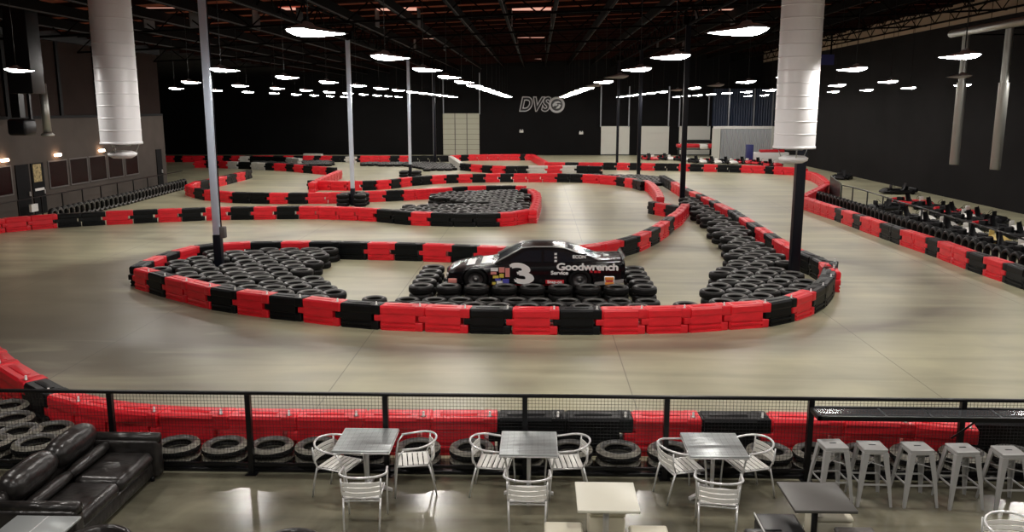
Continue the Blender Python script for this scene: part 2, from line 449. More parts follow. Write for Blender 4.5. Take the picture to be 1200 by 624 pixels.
# back wall: roll-up door, garage doors, tracks, corrugated partition
def px_rect_back(x0, x1, y0, y1, Y=YB):
    a = atY(x0, y0, Y); b_ = atY(x1, y1, Y); return a[0], b_[0], b_[1], a[1]
x0, x1, z0, z1 = px_rect_back(519, 562, 133, 181)
g = MB()
for i in range(8):
    h = (z1 - 0.0) / 8
    g.box(x0, x1, YB - .08 - .02 * (i % 2 == 0), YB - .01, i * h + .03, (i + 1) * h, 'rollup_panel')
g.box(x0, x1, YB - .03, YB - .005, 0, z1, 'facade_trim')
for q in (.33, .66): g.box(x0 + (x1 - x0) * q - .04, x0 + (x1 - x0) * q + .04, YB - .13, YB - .1, 0, z1, 'facade_trim')
struct(g, 'door_4')
for i, (a, b_) in enumerate(((704.5, 737), (751.5, 783), (796, 831))):
    x0, x1, z0, z1 = px_rect_back(a, b_, 148, 181)
    g = MB()
    for k in range(4):
        h = z1 / 4; g.box(x0, x1, YB - .09, YB - .01, k * h + .02, (k + 1) * h, 'garage_panel')
    g.box(x0, x1, YB - .04, YB - .005, 0, z1, 'white_plastic')
    g.box(x0, x1, YB - .10, YB - .01, 0.0, 0.10, 'black_plastic')
    struct(g, f'door_{5 + i}')
g = MB()
for px in (704, 737, 783.5, 796, 830, 843):
    X, _ = atY(px, 140, YB - .3); g.box(X - .06, X + .06, YB - .34, YB - .26, 3.0, 7.2 if px < 790 else 6.2, 'track_rail')
for px in (507.5, 519.5, 562): 
    X, _ = atY(px, 120, YB - .3); g.box(X - .05, X + .05, YB - .34, YB - .26, 4.3 if px > 510 else 0, 9.0 if px < 560 else 8.6, 'track_rail')
struct(g, 'trim_6')
# corrugated metal partition at the right of the back wall
YP = 84.0
x0, _ = atY(836, 150, YP); x1, z1 = atY(907, 148, YP)
g = MB(); n = 60; pts = []
for i in range(n + 1):
    pts.append((x0 + (x1 - x0) * i / n, YP + (.05 if i % 2 else -.05)))
vs = [(p[0], p[1], 0) for p in pts] + [(p[0], p[1], z1 - .25) for p in pts]
g.add(vs, [(i, i + 1, n + 2 + i, n + 1 + i) for i in range(n)], 'corrugated')
g.box(x0, x1 + .3, YP - .1, YP + .1, z1 - .25, z1, 'sign_white'); g.box(x0 - .1, x0 + .7, YP - .09, YP - .07, 0, z1 - .2, 'garage_panel')
g.box(x1 - .2, x1, YP - .12, YP + .05, 0, z1, 'garage_panel'); g.box(x1, XR, YP, YP + .15, 0, z1, 'facade_trim')
struct(g, 'wall_partition')
g = MB(); x0, zt = atY(836, 104, YP + .3); x1, zb = atY(907, 146, YP + .3)
n = 50
vs = []; 
for i in range(n + 1): vs.append((x0 + (x1 - x0) * i / n, YP + .3 + (.05 if i % 2 else -.05), z1))
for i in range(n + 1): vs.append((x0 + (x1 - x0) * i / n, YP + .3 + (.05 if i % 2 else -.05), zt))
g.add(vs, [(i, i + 1, n + 2 + i, n + 1 + i) for i in range(n)], 'navy_panel')
for q in (.25, .65, .95): g.box(x0 + (x1 - x0) * q, x0 + (x1 - x0) * q + .12, YP + .1, YP + .2, z1, zt, 'track_rail')
struct(g, 'wall_partition_upper')
# blue sign high on the far right
x0, z1 = atY(940, 64, 66); x1, z0 = atY(977, 76, 66)
x1 = min(x1, XR - .2); g = MB().box(x0, x1, 66, 66.1, z0, z1, 'blue_sign'); g.box(x0 + .2, x0 + .3, 66.0, 66.1, z1, 10.5, 'truss_steel'); g.box(x1 - .3, x1 - .2, 66.0, 66.1, z1, 10.5, 'truss_steel')
tag(g.build('hanging_sign'), 'dark blue rectangular panel hanging high at far right corner', 'sign')
# wall signs by the back wall, emergency lights
for i, (px, py) in enumerate(((611, 154), (681, 156))):
    X, Z = atY(px, py, YB)
    e = empty('emergency_light', (X, YB, Z), 0, f'small white emergency light on black back wall, {("under the letters of the logo", "left of the garage doors")[i]}', 'light')
    MB().box(-.22, .22, -.12, 0, -.14, .1, 'sign_white', bev=.03).build('housing', e)
    for s in (-.12, .12): MB().cyl((s, -.1, .15), (s, -.22, .13), .07, 'sign_white', 10).build('lamp_head', e)
# DVS logo
X0, Z0 = atY(627, 123, YB); X1, _ = atY(652.5, 123, YB)
lg = empty('wall_logo', (X0, YB, Z0), 0, 'white outlined italic letters with round helmet emblem on black back wall', 'logo')
text_mesh('letters_outline', 'DVS', 1.95, 'logo_grey', lg, (-.12, -.06, 0), (PI / 2, 0, 0), .02, .25, .12, 1.05, .86)
text_mesh('letters', 'DVS', 1.95, 'black_paint', lg, (-.12, -.10, 0), (PI / 2, 0, 0), .02, .25, .02, 1.05, .86)
em = MB(); T = Matrix.Translation((X1 - X0, -.06, 0)) @ Matrix.Rotation(PI / 2, 4, 'X')
em.lathe([(.62, -.03), (.84, -.03), (.84, .04), (.62, .04)], 'logo_grey', 28, T, False, True)
em.lathe([(0.001, .01), (.62, .01)], 'black_paint', 28, T, False)
def swirl(pts, mt): em.prism([(X1 - X0 + a, b_) for a, b_ in pts], 'y', -.12, -.08, mt)
swirl([(-.45, .05), (-.2, .33), (.15, .38), (.42, .2), (.1, .22), (-.12, .1), (-.2, -.1), (-.42, -.2)], 'logo_grey')
swirl([(.45, -.02), (.25, -.35), (-.1, -.42), (.02, -.2), (.2, -.1), (.18, .08)], 'logo_grey')
swirl([(-.3, .02), (.0, .12), (.1, 0), (-.1, -.12)], 'logo_grey')
em.build('emblem', lg)

# ------------------------------------------------------------------ steel posts
def tyre_mesh(R=.33, W=.21, n=28, dusty=False, hole=.20):
    m_ = 'rubber_dusty' if dusty else 'rubber_side'
    p = [(hole, .03), (hole + .02, .0), (R - .06, .0), (R - .015, .025), (R, .06), (R, W * .3), (R - .008, W * .33), (R, W * .36), (R, W * .64), (R - .008, W * .67), (R, W * .7),
         (R, W - .06), (R - .015, W - .025), (R - .05, W - .004), (hole + .06, W), (hole + .03, W - .008), (hole, W - .03), (hole - .005, W - .055), (hole + .05, W * .6), (hole + .05, W * .4)]
    mt = [m_, m_, m_, 'rubber_tread'] + ['rubber_tread'] * 7 + [m_, m_, m_, 'bead_highlight', 'bead_highlight', m_, 'rubber_tread', 'rubber_tread', 'rubber_tread']
    return MB().lathe(p, mt, n, None, True, True).mesh('tyre')
for i, (px, py, blue, w_) in enumerate(((258, 322, 1, .21), (414, 241, 1, .20), (481, 207, 1, .20), (510, 192, 0, .2), (929.5, 328, 0, .27), (799, 241, 0, .25), (748, 206, 0, .25), (723, 192, 0, .22))):
    X, Y = at(px, py)
    nm = ('nearest on the left, rising from the tyre bed', 'second on the left, standing in a tyre collar', 'third on the left, in a small tyre collar', 'farthest and thinnest on the left',
          'nearest on the right, under the big duct', 'second on the right, beside the tyre strip', 'third on the right', 'farthest on the right, before garage doors')[i]
    e = empty('steel_column', (X, Y, 0), 0, f'{"pale blue steel" if blue else "black steel"} roof post {nm}', 'column', 'steel posts holding up the roof')
    h = w_ / 2
    if blue:
        MB().box(-h, h, -h, h, 1.25 if i == 0 else .9, zc(X) - 1.0, 'post_blue_steel', bev=.015).build('post', e)
        MB().box(-h - .012, h + .012, -h - .012, h + .012, 0, 1.25 if i == 0 else .9, 'post_black', bev=.01).build('post_wrap', e)
    else:
        MB().box(-h, h, -h, h, 0, zc(X) - .6, 'post_black', bev=.015).build('post', e)
    MB().box(-.28, .28, -.28, .28, zc(X) - 1.02, zc(X) - .6, 'truss_steel').build('cap_plate', e)
    if i == 0:
        MB().box(h, h + .16, -.12, .08, 1.15, 1.5, 'facade_trim', bev=.02).build('junction_box', e)
        MB().tube([(h + .03, -.02, 1.5), (h + .03, -.02, 8.6)], .02, 'post_black', 6).build('conduit', e)

# ------------------------------------------------------------------ high bay lamps on a grid
lens_p = [(0.001, -.085), (.12, -.08), (.22, -.055), (.29, -.02), (.31, .0)]
refl_p = [(.31, .0), (.33, .005), (.29, .03), (.18, .06), (.09, .07), (.06, .11), (.001, .11)]
def drop(prof, mt, nm):
    # wedge shaped fixture: round bulb side, drawn out to a low narrow tip toward the aisle
    g = MB().lathe(prof, mt, 24)
    g.v = [(x * (1 + .75 * max(0, x / .31)) * .92, y * .85 * (1 - .62 * max(0, x / .31) ** .8), z * (1 - .45 * max(0, x / .31)) - .05 * max(0, x / .31)) for x, y, z in g.v]
    return g.mesh(nm)
lens_me = drop(lens_p, 'lamp_lens', 'lens'); off_me = drop(lens_p, 'lamp_off', 'lens'); refl_me = drop(refl_p, 'lamp_reflector', 'reflector')
cords = {}
LX = (-19.6, -14.1, -8.5, -3.05, 2.72, 8.35, 13.9, 19.6)
OFF = {(2, 7), (4, 3), (3, 1), (5, 7), (6, 4), (7, 5), (5, 9), (6, 9)}
OFF = {(4, 4 - 1), (5, 5), (5, 7), (6, 6), (6, 3), (4, 5)}
LZ = 6.1
for ri, X in enumerate(LX):
    cord_me = MB().cyl((0, 0, .10), (0, 0, zc(X) - 6.1), .008, 'black_plastic', 5).mesh('cord')
    for k in range(-2, 14):
        Y = 11.5 + 5.75 * k
        if (k == -1 and ri not in (2, 3, 4, 5)) or (k == -2 and ri not in (3, 4)): continue  # lamp rows over the camera are unseen, added to brighten the lounge
        if (X > 15 or X < -9) and Y < 20: continue
        if (ri, k) == (2, 1) or (ri == 0 and Y < 40): continue
        side = 'left' if X < 0 else 'right'
        cnt = (4 - ri) if X < 0 else (ri - 3)
        e = empty('high_bay_lamp', (X, Y, LZ), 0,
                  f'{"unlit" if (ri, k) in OFF else "lit"} hanging hall lamp, {ordn(cnt)} row {side} of the centre, {ordn(k + 3)} along it', 'lamp', 'high bay lamps hung in rows')
        for nm, me in (('lens', off_me if (ri, k) in OFF else lens_me), ('reflector', refl_me), ('cord', cord_me)):
            o = bpy.data.objects.new(nm, me); col.objects.link(o); o.parent = e
            if nm != 'cord': o.rotation_euler.z = 0 if X < 0 else PI

# ------------------------------------------------------------------ ventilation ducts
def duct(name, X, Y, z0, r, z1, label, bowl=True, mt='duct_metal', seam=.34):
    e = empty(name, (X, Y, z0), 0, label, 'duct')
    prof = [(r * .9, 0), (r + .02, 0), (r + .02, .06)]; z = .06
    while z < z1 - z0 - .1:
        zn = min(z + seam, z1 - z0); prof += [(r, z + .005), (r, z + .02), (r, zn - .035), (r, zn - .022), (r + .010, zn - .015), (r + .010, zn - .003)]; z = zn
    MB().lathe(prof, mt, 32).build('pipe', e)
    if bowl:
        MB().lathe([(.001, -.42), (r * .45, -.40), (r * .68, -.33), (r * .72, -.26), (r * .5, -.20), (.001, -.18)], mt, 28).build('diffuser_bowl', e)
        MB().lathe([(r * .9, 0), (r * .55, .02), (r * .42, -.05), (.001, -.06)], 'duct_dull', 28).build('diffuser_throat', e)
        for k in range(3):
            a = k * 2.1 + .4; MB().cyl((r * .6 * math.cos(a), r * .6 * math.sin(a), -.3), (r * .85 * math.cos(a), r * .85 * math.sin(a), .02), .012, 'duct_dull', 5).build('strut', e)
    return e
X, Y = 24 * (142 - 630) / 989, 24.0
X, z = atY(142.5, 169, 24.0); duct('air_duct', X, 24.0, z, .55, zc(X - .6) - .03, 'big white spiral air duct hanging at upper left, open bowl below')
X, z = atY(930.5, 174, 23.7); duct('air_duct', X, 23.7, z, .55, zc(X - .6) - .03, 'big silver spiral air duct hanging at upper right beside black column')
for i, (px, py, px2, Yd) in enumerate(((1118, 193, 0, 38.5), (1166, 199, 0, 35.2))):
    X, z = atY(px, py, Yd); _, zt = atY(px, 38 if i == 0 else 30, Yd)
    zm = atY(px, 97 if i == 0 else 97, Yd)[1]
    e = empty('slim_duct', (X, Yd, z), 0, ('slim grey vertical duct on right wall, farther one', 'slim grey vertical duct on right wall, nearer one')[i], 'duct')
    MB().lathe([(.05, 0), (.19, 0), (.2, .03), (.2, zm - z - .05), (.21, zm - z)], 'duct_dull', 20).build('lower_pipe', e)
    MB().lathe([(.15, zm - z), (.15, zt - z)], 'duct_dull', 20).build('upper_pipe', e)
    for hz in (zt - z - .12,): MB().box(.1, XR - X, -.03, .03, hz, hz + .05, 'truss_steel').build('wall_bracket', e)
p0 = atY(1115, 40, 38.9); p1 = atY(1230, 19, 30.8)
g = MB().cyl((p0[0], 38.9, p0[1]), (p1[0], 30.8, p1[1]), .16, 'duct_dull', 14); tag(g.build('pipe_run'), 'horizontal grey pipe joining the two slim ducts on right wall', 'pipe')
# black box duct and thin silver duct at upper left
X, z = atY(33, 110, 31.0)
e = empty('box_duct', (X, 31.0, z), 0, 'black square box duct hanging in upper left corner', 'duct')
MB().box(-.42, .42, -.4, .4, 0, zc(X) - z, 'black_paint', bev=.02).build('shaft', e)
MB().box(-.6, .1, -.55, .2, -1.5, -.9, 'black_paint', bev=.1).build('speaker_box', e)
MB().box(-.05, .05, -.05, .05, -1.0, 0, 'black_paint').build('hanger', e)
X, z = atY(56, 158, 32.0); _, zt = atY(50, 98, 32)
e = empty('thin_duct', (X, 32.0, z), 0, 'thin silver vertical pipe beside black box duct at upper left', 'duct')
MB().cyl((0, 0, 0), (-.02, 0, zt - z), .15, 'duct_dull', 14, .13).build('pipe', e)
MB().lathe([(.001, -.05), (.22, -.05), (.24, .0), (.16, .08)], 'duct_dull', 16).build('flange', e)
MB().cyl((0, 0, zt - z), (0, 0, zc(X) - z - .03), .04, 'black_paint', 6).build('rod', e)
X, z = atY(22, 138, 38); g = MB().box(-.2, .2, -.2, .2, 0, zc(X) - z, 'black_paint'); tag(g.build('wall_pilaster', loc=(X, 38, z)), kind='structure')

# ================================================================== TYRE BARRIER BLOCKS
BL = 1.0
def block_mesh(mt, name='barrier_body'):
    g = MB(); L = .5; t = .20; H = .58
    def prof(z0, z1, groove):
        # cross section in (y,z) between z0 and z1
        return None
    # outer shell: lower part with ribs, top cap with bevel
    d_ = .032
    half = [(0, 0), (0, .04), (d_, .05), (d_, .085), (0, .095), (0, .135), (d_, .15), (d_, .185), (.006, .20), (.012, .38), (.0, .41), (0, H - .045), (.035, H)]
    sec = [(-t + a_, z_) for a_, z_ in half] + [(t - a_, z_) for a_, z_ in reversed(half)]
    g.prism(sec, 'x', -.40, .36, mt)
    # male tongue at the left, two clasps at the right
    def seg(x0, x1, z0, z1, tt, bev=.0): g.box(x0, x1, -tt, tt, z0, z1, mt, bev=bev)
    seg(-.57, -.39, .21, .36, t - .01, .02)
    seg(.35, .56, .36, H, t, .02)
    seg(.35, .52, .0, .20, t, .02)
    g.box(-.44, -.39, -t + .03, t - .03, .37, H - .012, mt, bev=.015); g.box(-.44, -.39, -t + .03, t - .03, 0.0, .20, mt, bev=.015)
    # raised top rib
    g.box(-.30, .26, -.06, .06, H - .002, H + .012, mt, bev=.01)
    return g.mesh(name)
bl_me = {'R': block_mesh('red_plastic'), 'K': block_mesh('black_plastic'), 'W': block_mesh('white_plastic')}
pin_me = MB().lathe([(.001, .075), (.016, .075), (.018, .06), (.018, .0), (.045, .0), (.05, -.012)], 'pin_white', 10).mesh('pin')
CN = {'R': 'red', 'K': 'black', 'W': 'white'}
BLOCKS = []      # (dist, x, y, rz, color, scale, label, group, pin)
def path(desc, start, runs, group, end_from='left', z=0.0, off=0.0, pins=False):
    """start pixel, then runs of (x, y, colour string, optional) in photograph pixels on plane z.
       colours: one letter = run of that colour, count by length"""
    p = Vector(at(start[0], start[1], z)); pts = [p]; cols = []
    items = []
    for r in runs:
        q = Vector(at(r[0], r[1], z)); items.append((p.copy(), q, r[2])); p = q
    # walk: keep a continuous polyline, split each run to whole blocks
    n_ = 0
    for a, b_, c in items:
        d = (b_ - a).length; n = max(1, round(d / BL)) if len(c) == 1 else len(c)
        for i in range(n):
            s0 = a.lerp(b_, i / n); s1 = a.lerp(b_, (i + 1) / n); m_ = (s0 + s1) / 2; dr = s1 - s0
            nrm = Vector((-dr.y, dr.x)).normalized() * off
            n_ += 1; cc = c[i] if len(c) > 1 else c
            BLOCKS.append([m_.length, m_.x + nrm.x, m_.y + nrm.y, math.atan2(dr.y, dr.x), cc, dr.length / BL,
                           f'{CN[cc]} plastic barrier block, {ordn(n_)} from {end_from} end of {desc}', group, pins])
# A near curve around the infield
path('the near curve', (156.5, 338), [(173, 343, 'R'), (192, 349, 'K'), (245, 363, 'RR'), (275, 368, 'K'), (313, 373.3, 'R'), (352, 377.5, 'K'), (396, 383, 'R'), (442, 387, 'K'), (547, 391.5, 'RR'), (597, 392.5, 'K'),
     (652, 393, 'R'), (702, 393, 'K'), (755, 392, 'R'), (805, 391, 'R'), (852, 387.5, 'R'), (900, 384, 'R'), (931, 377.5, 'K'), (954, 369, 'R'), (968, 360.5, 'K'), (977, 349, 'K'), (980, 337, 'K'), (981, 329, 'K'), ], 'barrier blocks around the infield', off=.20, pins=True)
path('the infield edge climbing right', (977.5, 319), [(968, 307.5, 'R'), (957, 301.5, 'K'), (938, 294, 'K'), (912, 280, 'RR'), (902, 273.5, 'K'), (891, 266.5, 'R'), (881, 260.5, 'K'), (872, 255, 'R'), (858, 246, 'K'), (842, 238.5, 'RR'), (836, 235, 'K'), (826, 230.5, 'R'),
     (820, 227.5, 'K'), (812, 224.3, 'R'), (803, 220.5, 'K'), (790, 213, 'R'), (776, 205.5, 'K')], 'barrier blocks around the infield', 'near', z=.58, off=0.0)
# F the far side of the infield loop
path('the infield loop behind the car', (158, 313), [(172, 306, 'K'), (187, 300, 'R'), (203, 294.5, 'K'), (228, 288.5, 'R'), (252, 285.5, 'K'), (291, 283.7, 'R'), (328, 283.2, 'K'), (361, 283, 'R'), (397, 283.2, 'K'), (430, 284, 'K'), (462, 284.5, 'R'), (495, 285.5, 'K'), (529, 286.7, 'R'),
     (559, 288, 'K'), (590, 289.5, 'R'), (622, 290.5, 'K'), (652, 290, 'R'), (680, 288.5, 'R'), (703, 285.5, 'R'), (725, 281.5, 'R'), (744, 276.5, 'K'), (757, 271, 'R'), (768, 266, 'K'), (779, 259, 'R'), (785, 254, 'K'), (795, 248, 'R'), (803, 239, 'R')], 'barrier blocks around the infield', z=.58)
# B long row from the left edge
path('the long left row', (-23, 277), [(6, 273, 'R'), (36, 270, 'R'), (67, 267.5, 'R'), (95, 265.7, 'K'), (123, 264, 'K'), (155, 262.5, 'R'), (184, 261, 'K'), (212, 260, 'R'), (240, 258.7, 'K'), (269, 258, 'R'), (296, 257.7, 'K'), (323, 257.3, 'R'), (349, 257, 'K'), (372, 257.3, 'R'), (396, 258, 'R'),
     (418, 258.8, 'R'), (440, 260.2, 'R'), (460, 262.3, 'K'), (480, 264.2, 'K'), (503, 265.2, 'R'), (530, 266, 'K'), (557, 266.2, 'K'), (585, 266, 'K'), (605, 264.5, 'R'), (624, 261, 'R')], 'barrier blocks in the middle loop', off=.20)
path('the middle hairpin', (624, 247), [(628, 238, 'R'), (630, 231, 'R'), (629, 226, 'R'), (622, 221.5, 'R'), (612, 221, 'K')], 'barrier blocks in the middle loop', 'near', z=.58)
# C second row
path('the second left row', (220, 229), [(229, 232.3, 'R'), (240, 234.7, 'K'), (272, 238, 'RR'), (315, 239, 'KK'), (337, 239, 'R'), (360, 239, 'K'), (407, 238.3, 'RR'), (427, 237.3, 'K'), (451, 236.3, 'R'), (472, 235.3, 'K'), (502, 233.5, 'RR'), (528, 232, 'R'), (546, 230.5, 'K'), (568, 229.5, 'R'), (604, 229.5, 'KK'), (614, 230, 'R')], 'barrier blocks in the middle loop', off=.1)
path('the left hairpin', (220, 217), [(231, 212.5, 'R'), (243, 210.5, 'K'), (262, 206.5, 'RR'), (274, 203.8, 'K'), (284, 201.5, 'R'), (292, 199.5, 'K')], 'barrier blocks at the left hairpin', z=.58)
# E third row
path('the third row', (363, 222), [(370, 222.8, 'K'), (407, 223.5, 'RR'), (424, 223.2, 'R'), (440, 222.7, 'K'), (456, 221.5, 'R'), (467, 220, 'K'), (480, 218, 'R'), (504, 216, 'KK'), (521, 215, 'R'), (536, 214.5, 'K'), (552, 214, 'R'), (568, 213.7, 'K'), (585, 213.5, 'R'), (601, 213.5, 'K'), (652, 213.5, 'RRR'), (683, 214, 'KK'),
     (724, 217.2, 'RR'), (734, 219, 'K'), (744, 220.7, 'R'), (754, 223.7, 'K')], 'barrier blocks in the third row')
path('the bend beyond the infield', (756, 211), [(763, 214.5, 'R'), (768, 219.5, 'R'), (772, 225, 'R'), (774, 231, 'R')], 'barrier blocks in the third row', 'far', z=.58)
path('the short tyre strip wall', (763, 236), [(770, 237.5, 'K'), (783, 239.5, 'R'), (796, 242, 'K')], 'barrier blocks around the infield', z=.58)
# H back left
path('the short left rear row', (228, 196.5), [(242, 196.5, 'R'), (258, 197, 'K'), (268, 197.5, 'R'), (280, 198, 'W'), (296, 198.5, 'K'), (312, 199.3, 'W'), (322, 199.8, 'K'), (337, 200.6, 'R'), (346, 201.4, 'K'), (357, 202.5, 'R'), (368, 203.6, 'K'), (384, 205, 'R'), (393, 205.5, 'K')], 'barrier blocks at the left rear')
path('the pale rear diagonal', (398, 199.5), [(385, 205, 'R'), (373, 210, 'R'), (365, 214.5, 'R')], 'barrier blocks at the left rear', 'far', z=.58)
path('the small rear island', (281, 190.5), [(293, 190.5, 'W'), (320, 191, 'K'), (337, 192, 'K'), (352, 193.5, 'W')], 'barrier blocks at the left rear')
path('the white rear pair', (356, 187), [(377, 187.5, 'W')], 'barrier blocks at the left rear')
path('the lone rear white block', (405, 191), [(417, 191.2, 'W')], 'barrier blocks at the left rear')
# D far row
path('the farthest row', (192, 190), [(205, 190, 'R'), (214, 190, 'K'), (240, 190, 'R'), (254, 190, 'K'), (262, 190, 'R'), (271, 190, 'K'), (286, 190, 'R'), (296, 190, 'K'), (320, 190, 'R'), (332, 190, 'K'), (344, 190, 'R'), (355, 190, 'K'), (368, 190, 'R'), (376, 190, 'K'), (389, 190, 'R'), (422, 190, 'K'), (457, 190, 'R'), (468, 190, 'K'), (479, 190, 'R'), (527, 189.7, 'K'),
     (538, 189, 'R'), (548, 188.5, 'K'), (609, 188, 'R'), (615, 188, 'K'), (624, 188, 'R'), (632, 193, 'R'), (641, 198.5, 'R'), (661, 198.7, 'R'), (677, 198.8, 'K'), (706, 199, 'R'), (722, 199.2, 'K'), (737, 199.3, 'R'), (751, 199.6, 'K'), (767, 200, 'R'), (795, 200.4, 'K'), (808, 200.8, 'R'), (824, 201.2, 'K'), (840, 201.6, 'R'), (868, 202.3, 'K'), (897, 203.5, 'R'), (907, 204.2, 'K'), (931, 205.5, 'R'), (943, 207, 'R')], 'barrier blocks along the far side')
path('the low rear diagonal', (528, 190), [(541, 199.5, 'W'), (553, 201, 'K'), (566, 202.2, 'R'), (577, 203, 'K'), (592, 203.5, 'R'), (618, 203.3, 'K'), (640, 203, 'W'), (658, 203, 'R'), (675, 203, 'W'), (705, 204, 'K')], 'barrier blocks along the far side')
# R right outer wall
path('the right outer wall', (1262, 359), [(1229, 348.5, 'R'), (1203, 340, 'K'), (1178, 331, 'K'), (1155, 323, 'R'), (1135, 316, 'K'), (1101, 302.5, 'RR'), (1087, 297.5, 'K'), (1057, 287.3, 'RR'), (1033, 278.5, 'KK'), (1010, 270, 'RR'), (1001, 266.5, 'K'), (988, 261.7, 'R'), (980, 258.5, 'K'), (962, 252.5, 'R'), (940, 244.5, 'R')], 'barrier blocks along the right side', 'near', off=-.1)
path('the right kink', (941, 229.5), [(955, 222.5, 'R'), (970, 215.5, 'R')], 'barrier blocks along the right side', 'near', z=.58)
path('the right rear bend', (970, 213.5), [(962, 206.5, 'R'), (954, 202.5, 'R'), (942, 200, 'R')], 'barrier blocks along the right side', 'near', z=.58)
# G foreground row beyond the fence
path('the foreground row', (-28, 403), [(-2, 427, 'R'), (30, 447, 'R'), (56, 461.5, 'K'), (92, 471.5, 'R'), (130, 478.5, 'R'), (182, 483.5, 'R'), (262, 486.5, 'R'), (342, 488, 'R'), (421, 488.5, 'R'), (500, 489, 'R'), (578, 489, 'R'), (658, 489.3, 'K'), (737, 489.7, 'K'), (817, 490, 'R'), (898, 490.6, 'K'), (982, 492.5, 'R'), (1066, 496, 'R'), (1142, 503, 'R')], 'barrier blocks beyond the fence', z=.58, off=.13, pins=True)
path('the near right black row', (1128, 489), [(1208, 491.5, 'K'), (1290, 495, 'K')], 'barrier blocks beyond the fence', z=.58, pins=True)
BLOCKS.sort(key=lambda b_: b_[0])
print('BLOCKS', len(BLOCKS))
def put_block(b_, first={}):
    _, x, y, rz, c, s, lab, grp, pin = b_
    o = bpy.data.objects.new('barrier_block', bl_me[c]); col.objects.link(o)
    o.location = (x, y, 0); o.rotation_euler.z = rz; o.scale = (s, 1, 1); tag(o, lab, 'barrier block', grp)
    if pin:
        q = bpy.data.objects.new('pin', pin_me); col.objects.link(q); q.parent = o; q.location = (.45, -.10, .58); tag(q, 'white pin')
for b_ in BLOCKS[:300]: put_block(b_)
def merge_stuff(items, name, label, cat):
    """items: (mesh, matrix)"""
    vs = []; fs = []; ms = []; mats = []
    for me, T in items:
        o = len(vs); vs += [tuple(T @ v.co) for v in me.vertices]
        mp = []
        for m_ in me.materials:
            if m_ not in mats: mats.append(m_)
            mp.append(mats.index(m_))
        for p in me.polygons: fs.append([i + o for i in p.vertices]); ms.append(mp[p.material_index])
    me = bpy.data.meshes.new(name); me.from_pydata(vs, [], fs)
    for m_ in mats: me.materials.append(m_)
    me.polygons.foreach_set('material_index', ms); me.update()
    o = bpy.data.objects.new(name, me); col.objects.link(o); return tag(o, label, cat, kind='stuff')
rest = BLOCKS[300:]
if rest:
    merge_stuff([(bl_me[b_[4]], Matrix.Translation((b_[1], b_[2], 0)) @ Matrix.Rotation(b_[3], 4, 'Z') @ Matrix.Diagonal((b_[5], 1, 1, 1))) for b_ in rest],
                'barrier_blocks', 'red and black barrier blocks lining the farthest parts of the track', 'barrier blocks')

# ================================================================== TYRES
TY = {'a': tyre_mesh(), 'b': tyre_mesh(.325, .16, 28, True, .205), 'c': tyre_mesh(.335, .215, 28, False, .19)}
TYRES = []   # (dist, x,y,z, rot euler, kind, label, group)
def inpoly(p, poly):
    x, y = p; r = False; j = len(poly) - 1
    for i in range(len(poly)):
        (xi, yi), (xj, yj) = poly[i], poly[j]
        if (yi > y) != (yj > y) and x < (xj - xi) * (y - yi) / (yj - yi) + xi: r = not r
        j = i
    return r
def segd(p, a, b_):
    p, a, b_ = Vector(p), Vector(a), Vector(b_); d = b_ - a; t = max(0, min(1, (p - a).dot(d) / d.length_squared)); return (p - a - d * t).length
BCEN = [(b_[1], b_[2]) for b_ in BLOCKS]
def clear_of_blocks(x, y, r=.62):
    for b_ in BLOCKS:
        dx, dy = x - b_[1], y - b_[2]
        if dx * dx + dy * dy > 1.3: continue
        c, s = math.cos(b_[3]), math.sin(b_[3]); lx = dx * c + dy * s; ly = -dx * s + dy * c
        ex = max(0, abs(lx) - .5 * b_[5]); ey = max(0, abs(ly) - .20)
        if ex * ex + ey * ey < .31 * .31: return False
    return True
POSTS = [at(258, 322), at(929.5, 328), at(799, 241), at(748, 206)]
def bed(desc, poly_px, layers=1, z=0.0, jit=.04, sp=.685, tilt=0.0, extra=0.0):
    poly = [at(*p) for p in poly_px]
    xs = [p[0] for p in poly]; ys = [p[1] for p in poly]; rows = []
    y = min(ys) + .1; r_ = 0
    while y < max(ys):
        x = min(xs) + (sp / 2 if r_ % 2 else 0); row = []
        while x < max(xs):
            px, py = x + random.uniform(-jit, jit), y + random.uniform(-jit, jit)
            if inpoly((px, py), poly) and clear_of_blocks(px, py) and all((px - q[0]) ** 2 + (py - q[1]) ** 2 > .46 ** 2 for q in POSTS) \
               and all((px - t[1]) ** 2 + (py - t[2]) ** 2 > .64 ** 2 for t in TYRES if t[3] < .1): row.append((px, py))
            x += sp
        if row: rows.append(row)
        y += sp * .88; r_ += 1
    allp = [q for row in rows for q in row]
    for ri, row in enumerate(rows):
        for ci, (px, py) in enumerate(row):
            nb = sum(1 for q in allp if 0 < (q[0] - px) ** 2 + (q[1] - py) ** 2 < .85 ** 2)
            edge = nb < 6 and inpoly((px, py + 3), poly) is False or nb < 4
            for l in range(layers):
                top = l == layers - 1
                tl = random.uniform(-tilt, tilt) if top else 0
                pos = f', {ordn(ri + 1)} row back, {ordn(ci + 1)} from left'
                word = '' if layers == 1 else ('upper ' if top else 'lower ')
                TYRES.append((math.hypot(px, py) - .01 * l + (0 if top else (8 if edge else 200)), px + (random.uniform(-.05, .05) if top and layers > 1 else 0), py, z + l * .213 + abs(math.sin(tl)) * .3,
                              (tl, random.uniform(-tilt, tilt) * .5 if top else 0, random.uniform(0, 6)), random.choice('aaac'), f'{word}tyre in {desc}{pos}', 'tyres in ' + desc))
def stack(desc, px, py, n, R=0, z=0):
    X, Y = at(px, py)
    for l in range(n):
        TYRES.append((math.hypot(X, Y) - .01 * l, X, Y, l * .225, (0, 0, random.uniform(0, 6)), 'a', f'tyre {desc}, {ordn(l + 1)} from the floor', 'loose tyre stacks'))
